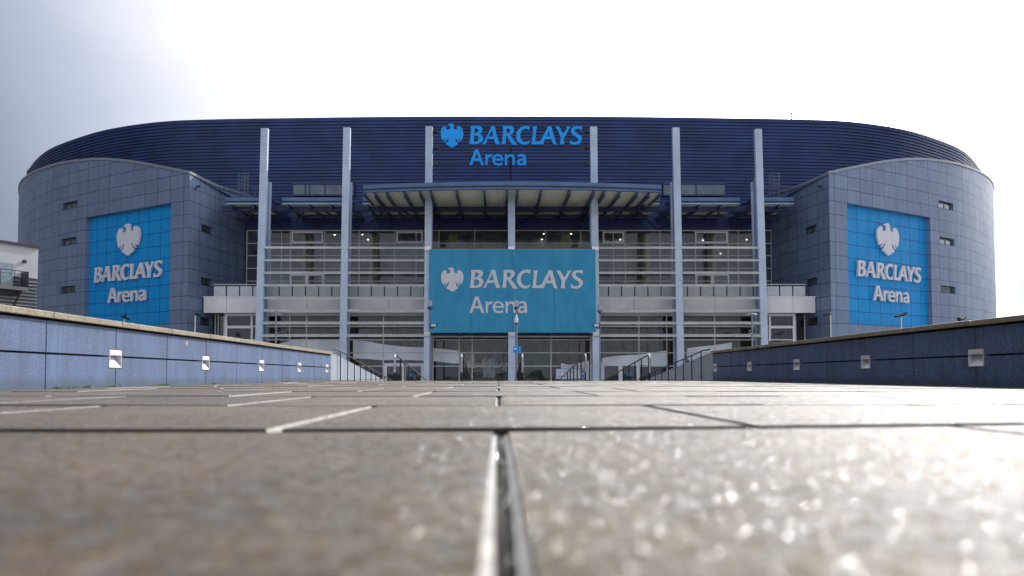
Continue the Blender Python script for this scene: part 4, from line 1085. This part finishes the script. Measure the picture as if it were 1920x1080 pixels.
# ------------------------------------------------------------ rooftop sign between the columns
YT = 88.6
ts = thing('rooftop_sign', 'bright blue eagle and lettering mounted high between two columns above the canopy', 'sign', (P(958, 270, YT).x, YT, P(958, 330, YT).z))
def top_map(u, v, d):
    # banner units -> photo units of the upper sign
    if v < 549: nu = 880 + (u - 880.7) * (1091 - 880) / (1093 - 880.7); nv = 237 + (v - 506.3) * (270.5 - 237) / (540 - 506.3)
    else: nu = 880 + (u - 880.2) * (986.5 - 880) / (988.2 - 880.2); nv = 281 + (v - 556.2) * (310 - 281) / (586.8 - 556.2)
    q = P(nu, nv, YT); return Vector((q.x, YT - .12 + d, q.z))
logo(ts, M['letterb'], top_map, .22)
fr = MB()
x0, x1 = CX[2] + .38, CX[4] - .38
for v in (241, 273, 305): z = P(960, v, YT).z; fr.box(x0, x1, YT + .15, YT + .35, z - .1, z + .1)
fr.build('support_rail', mat('sign_rail_navy', (.012, .018, .055), .6), ts)
fr = MB(); x = P(957.5, 300, YT).x; fr.box(x - .1, x + .1, YT + .35, YT + .5, P(960, 336, YT).z, P(960, 276, YT).z); fr.build('support_post', M['darksteel'], ts)
for v in (246, 276, 308):
    for x, s_ in ((x0, 1), (x1, -1)):
        z = P(960, v, YT).z; m = MB(); m.box(min(x, x + s_ * .5), max(x, x + s_ * .5), YT - .4, YT + .1, z - .2, z + .15); m.build('floodlight', M['black'], ts)

# ------------------------------------------------------------ big banner
YBn = YC - .25
zb0, zb1 = P(960, 623.5, YBn).z, P(960, 467, YBn + .6).z
bx0, bx1 = P(803.5, 545, YBn).x, P(1118, 545, YBn).x
bt = thing('banner', 'large teal mesh banner with white eagle and lettering stretched between the entrance columns', 'banner', ((bx0 + bx1) / 2, YBn, zb0))
def by(x, z):
    fx = (x - bx0) / (bx1 - bx0); fz = (z - zb0) / (zb1 - zb0)
    return YBn + ly(z) + .07 * math.sin(fx * math.pi * 3) * math.sin(fz * math.pi) + .03 * math.sin(fx * 23 + fz * 4) * math.sin(fz * math.pi) - .02
m = MB(); nx, nz = 48, 24
for i in range(nx):
    for j in range(nz):
        xa, xb_ = bx0 + (bx1 - bx0) * i / nx, bx0 + (bx1 - bx0) * (i + 1) / nx; za, zb_ = zb0 + (zb1 - zb0) * j / nz, zb0 + (zb1 - zb0) * (j + 1) / nz
        m.face([(xa, by(xa, za), za), (xb_, by(xb_, za), za), (xb_, by(xb_, zb_), zb_), (xa, by(xa, zb_), zb_)])
m.build('fabric', M['banner'], bt, recalc=False)
def ban_map(u, v, d):
    q = P(u, v, YBn + .5); q = P(u, v, YBn + ly(q.z)); return Vector((q.x, by(q.x, q.z) - .05 + d, q.z))
logo(bt, M['print'], ban_map, .012)
m = MB(); m.box(bx0, bx1, YBn + .02 + ly(zb0), YBn + .12 + ly(zb0), zb0 - .22, zb0 - .10)
m.box(bx0, bx1, YBn + .02 + ly(zb1), YBn + .12 + ly(zb1), zb1 + .10, zb1 + .18)
sm_ = MB()
for fx in (.25, .5, .75):
    x = bx0 + (bx1 - bx0) * fx; nn_ = 12
    for j in range(nn_):
        za, zc_ = zb0 + (zb1 - zb0) * j / nn_, zb0 + (zb1 - zb0) * (j + 1) / nn_
        sm_.face([(x - .035, by(x, za) - .012, za), (x + .035, by(x, za) - .012, za), (x + .035, by(x, zc_) - .012, zc_), (x - .035, by(x, zc_) - .012, zc_)])
sm_.build('seam', mat('banner_seam', (.014, .17, .33), .6), bt, recalc=False)
k = 0; x = bx0
while x < bx1:
    m.bar((x, YBn + ly(zb0), zb0 - .1), (x, YBn + ly(zb0), zb0 + .02), .04, .04); m.bar((x, YBn + ly(zb1), zb1 - .02), (x, YBn + ly(zb1), zb1 + .12), .03, .03); x += .32
m.build('tension_rail', M['darksteel'], bt)
for xx in (CX[2], CX[3], CX[4]):
    for zz in (zb0 - .12, zb1 + .12):
        m = MB(); m.box(xx - .36, xx + .36, YBn - .02 + ly(zz), YC + .02 + ly(zz), zz - .22, zz + .2); m.lathe([(.09, -.06), (.09, .1)], (xx, YBn + ly(zz) - .04, zz), 8, 'y'); m.build('clamp', M['steel'] if zz > zb0 else M['alu'], bt)

# ------------------------------------------------------------ posts and lamps
def gz(x, y):
    if XL < x < XR and YE < y < YS: return -rise * (int((y - YE) / tread) + 1)
    return GZ
def camera_post(px, Y, ytop, lb, flood=None, dome=False, sign=None, w=.095):
    q = P(px, 640, Y); x = q.x; zt_ = P(px, ytop, Y).z; zg = gz(x, Y)
    t = thing('camera_post', lb, 'post', (x, Y, zg)); s_ = Y / F
    m = MB(); m.tube([(x, Y, zg), (x, Y, zt_ - 15 * s_)], w, 10, r1=w * .6); m.lathe([(w * 2.2, 0), (w * 2.2, .03), (w * 1.3, .06)], (x, Y, zg), 12); m.build('pole', M['postgrey'], t)
    m = MB(); m.box(x - 3.4 * s_, x + 3.6 * s_, Y - .12, Y + .2, zt_ - 11 * s_, zt_); m.build('equipment_box', mat('grey_violet_box', (.32, .34, .48), .5), t, bevel=.02)
    m = MB(); m.bar((x - 5 * s_, Y - .1, zt_ - 13.2 * s_), (x + 5 * s_, Y - .1, zt_ - 13.2 * s_), .1, 2 * s_); m.bar((x - 3 * s_, Y - .3, zt_ - 16 * s_), (x + 2 * s_, Y + .2, zt_ - 17 * s_), 2.6 * s_, 2.6 * s_); m.build('camera_bracket', M['black'], t)
    if flood:
        fx, fy = flood; q = P(fx, fy, Y - .3); m = MB(); m.box(q.x - 6.0 * s_, q.x + 6.0 * s_, Y - .45, Y - .2, q.z - 3.6 * s_, q.z + 3.6 * s_); o = m.build('floodlight', M['darksteel'], t, bevel=.03)
        m = MB(); m.box(q.x - 4.4 * s_, q.x + 4.4 * s_, Y - .47, Y - .44, q.z - 2.4 * s_, q.z + 2.4 * s_); m.build('lamp_glass', M['lampwhite'], o)
        m = MB(); m.bar((x, Y, q.z - 5 * s_), (q.x, Y - .3, q.z - 5 * s_), .08, .1); m.bar((q.x, Y - .3, q.z - 5.5 * s_), (q.x, Y - .3, q.z - 3 * s_), .08, .1); m.build('arm', M['black'], t)
    if dome:
        z = P(px, 600, Y).z; m = MB(); m.lathe([(.02, .30), (.05, .24), (.09, .08), (.115, .02), (.115, -.12), (.09, -.17)], (x - .02, Y - .16, z), 14); o = m.build('dome_camera', M['lampwhite'], t, smooth=True)
        m = MB(); m.lathe([(.09, -.17), (.08, -.23), (.04, -.27)], (x - .02, Y - .16, z), 14); m.build('lens', M['black'], o, smooth=True)
    if sign:
        a0, a1, z0, z1 = pos(*sign, Y - .2)
        m = MB(); m.box(a0, a1, Y - .17, Y - .14, z0, z1); o = m.build('sign_plate', bl_, t, bevel=.01)
        m = MB(); m.lathe([(.055, -.01), (.055, .0)], (a0 + .1, Y - .175, z1 - .13), 10, 'y'); m.bar((a0 + .14, Y - .175, z1 - .1), (a0 + .24, Y - .175, z1 - .2), .01, .05, up=Vector((0, 1, 0))); m.build('symbol', M['whiteframe'], o)
    return t
camera_post(806.5, 80, 563, 'slim dark post with floodlight and grey box at the left edge of the banner', (813, 610))
camera_post(1125, 80, 570, 'slim dark post with floodlight and grey box at the right edge of the banner', (1118, 610))
camera_post(968.5, 46, 564, 'tall grey post with white dome camera and blue sign in front of the banner', None, True, (962.5, 977, 649.5, 661), w=.085)

def twin_lamp(px, Y, yt, spots, lb):
    q = P(px, 600, Y); x = q.x; s_ = Y / F; zt_ = P(px, yt, Y).z; zg = gz(x, Y)
    t = thing('street_lamp', lb, 'street lamp', (x, Y, zg))
    m = MB(); m.tube([(x, Y, zg), (x, Y, zt_)], .085, 10, r1=.05); m.build('pole', M['postgrey'], t)
    for sg_ in (-1, 1):
        m = MB(); m.bar((x, Y, zt_ - 5 * s_), (x + sg_ * 11 * s_, Y + .1, zt_ - 8 * s_ + 1.4 * s_), 4 * s_, 1.3 * s_); m.build('lamp_head', M['fascia_l'], t, bevel=.02)
    for (dx, dy) in spots:
        m = MB(); m.bar((x + dx * .4 * s_, Y - .1, zt_ - dy * s_), (x + dx * s_, Y - .3, zt_ - (dy + 2) * s_), 4 * s_, 4 * s_); m.build('spotlight', M['darksteel'], t, bevel=.02)
        m = MB(); m.bar((x, Y, zt_ - (dy + 4) * s_), (x + dx * s_, Y - .2, zt_ - (dy + 4) * s_), .1, 1.2 * s_); m.build('bracket', M['fascia_l'], t)
    return t
twin_lamp(517.5, 60, 583, [(8, 37)], 'slim twin-headed street lamp behind the far end of the sunlit wall')
twin_lamp(1410, 60, 583, [(-8, 38)], 'slim twin-headed street lamp behind the shaded wall, before the last column')
def spot_post(px, Y, yt, heads, lb, name='floodlight_post'):
    q = P(px, 600, Y); x = q.x; s_ = Y / F; zt_ = P(px, yt, Y).z
    t = thing(name, lb, 'floodlight', (x, Y, GZ))
    m = MB(); m.tube([(x, Y, GZ), (x, Y, zt_)], .055, 8); m.build('pole', M['alu'], t)
    for dx, dz, w_, h_ in heads:
        m = MB(); m.bar((x + (dx - w_ / 2) * s_, Y - .2, zt_ + (dz - h_) * s_), (x + (dx + w_ / 2) * s_, Y + .1, zt_ + (dz + h_) * s_), .3, 3 * s_); m.build('lamp_head', M['darksteel'], t, bevel=.02)
    return t
spot_post(1690, 74, 592, [(5, 3, 10, 3), (-7, -1, 12, 1)], 'two-headed floodlight on a post in front of the blue panels of the right tower')
spot_post(1802, 74, 598, [(4, 1, 8, 3), (-4, -1, 6, -2)], 'small floodlight above the shaded wall before the grey curved tower side')
spot_post(233, 74, 597, [(5, 0, 9, -1.5), (0, 4, 3, 2)], 'small floodlight above the sunlit wall before the blue tower panels')
spot_post(1557.5, 74, 586, [(-7, -4, 14, 1.2)], 'thin lamp post with a side arm at the right tower corner')
spot_post(366, 74, 588, [(5, -2, 9, -1.2)], 'thin lamp post with a short side arm at the left tower corner')

# ------------------------------------------------------------ white building at the left edge
c1 = P(72, 466, 70); c0 = P(0, 455, 66.9); d = Vector((c0.x - c1.x, c0.y - c1.y)).normalized()
zt_ = c1.z
wb = thing('white_building', 'low white and slatted grey building with a balcony at the left edge', 'building', (c1.x, c1.y, GZ))
def wpt(s_, z, o_=0): n_ = Vector((-d.y, d.x)); n_ = n_ if n_.x > 0 else -n_; return Vector((c1.x + d.x * s_ + n_.x * o_, c1.y + d.y * s_ + n_.y * o_, z))
def wbox(m, s0, s1, z0, z1, o0, o1):
    v = [wpt(a, z, o_) for z in (z0, z1) for o_ in (o0, o1) for a in (s0, s1)]
    i = len(m.v); m.v += [tuple(q) for q in v]
    for f in ((0, 2, 3, 1), (4, 5, 7, 6), (0, 1, 5, 4), (2, 6, 7, 3), (0, 4, 6, 2), (1, 3, 7, 5)): m.f.append(tuple(i + k for k in f)); m.uv.append(None)
def s_px(px):
    best = (9e9, 0)
    for i in range(900):
        s_ = i * .01; q = wpt(s_, 8); e = abs(P(px, 520, q.y).x - q.x)
        if e < best[0]: best = (e, s_)
    return best[1]
zc = P(72, 523, 70).z; zbal = P(50, 541, 69).z; zrl = P(54, 513, 69).z
m = MB(); wbox(m, 0, 24, zc, zt_, -9, 0); m.build('wall', mat('white_render', (.42, .44, .46), .7, var=.06, nscale=.5), wb)
m = MB(); wbox(m, -.1, 24, zt_, zt_ + .22, -9.2, .15); m.build('roof_edge', M['black'], wb)
m = MB(); wbox(m, .05, 24, GZ, zc, -9, -.12); m.build('lower_wall', mat('grey_metal_wall', (.10, .11, .12), .5), wb)
m = MB(); z = GZ
while z < zc - .15: wbox(m, 0.02, 24, z, z + .13, -.12, .02); z += .30
m.build('slat_cladding', mat('grey_slats', (.22, .24, .26), .45, metal=.3), wb)
s24, s46, s54 = s_px(24), s_px(46), s_px(50)
m = MB(); wbox(m, s24, 16, zbal + .1, P(10, 495, 68).z, -.05, .04); m.build('window', mat('pale_glazing', (.22, .28, .32), .2, var=.2), wb)
m = MB(); q = wpt(s_px(44.5), P(44, 491, 69).z, .02); n_ = wpt(0, 0, 1) - wpt(0, 0, 0)
m.tube([q, q + n_ * .12], .17, 14); m.build('round_vent', M['black'], wb)
bal = MB(); wbox(bal, s54 + .5, 18, zbal - .3, zbal, 0, 1.0); bo = bal.build('balcony', mat('balcony_grey', (.12, .12, .12), .6), wb)
m = MB()
for k in range(12): wbox(m, s54 + .5 + k * 1.2, s54 + .54 + k * 1.2, zbal, zrl, .95, .99)
wbox(m, s54 + .5, 18, zrl, zrl + .05, .93, 1.0); wbox(m, s54 + .5, 18, zrl - .28, zrl - .25, .95, .99); wbox(m, s54 + .5, s54 + .54, zrl, zrl + .05, 0, .95)
m.build('railing', M['darksteel'], bo)
m = MB(); wbox(m, s54 + .52, s54 + .56, zbal, zrl, .02, .93); m.build('side_panel', mat('dark_side_panel', (.05, .055, .07), .4), bo)
m = MB(); m.bar(wpt(s54 + 1.0, zbal - .3, .8), wpt(s54 + 1.6, zbal - 2.6, 0), .14, .14); wbox(m, s54 + .9, s54 + 3, zbal - .7, zbal - .3, .1, .5); m.build('bracket', M['black'], bo)
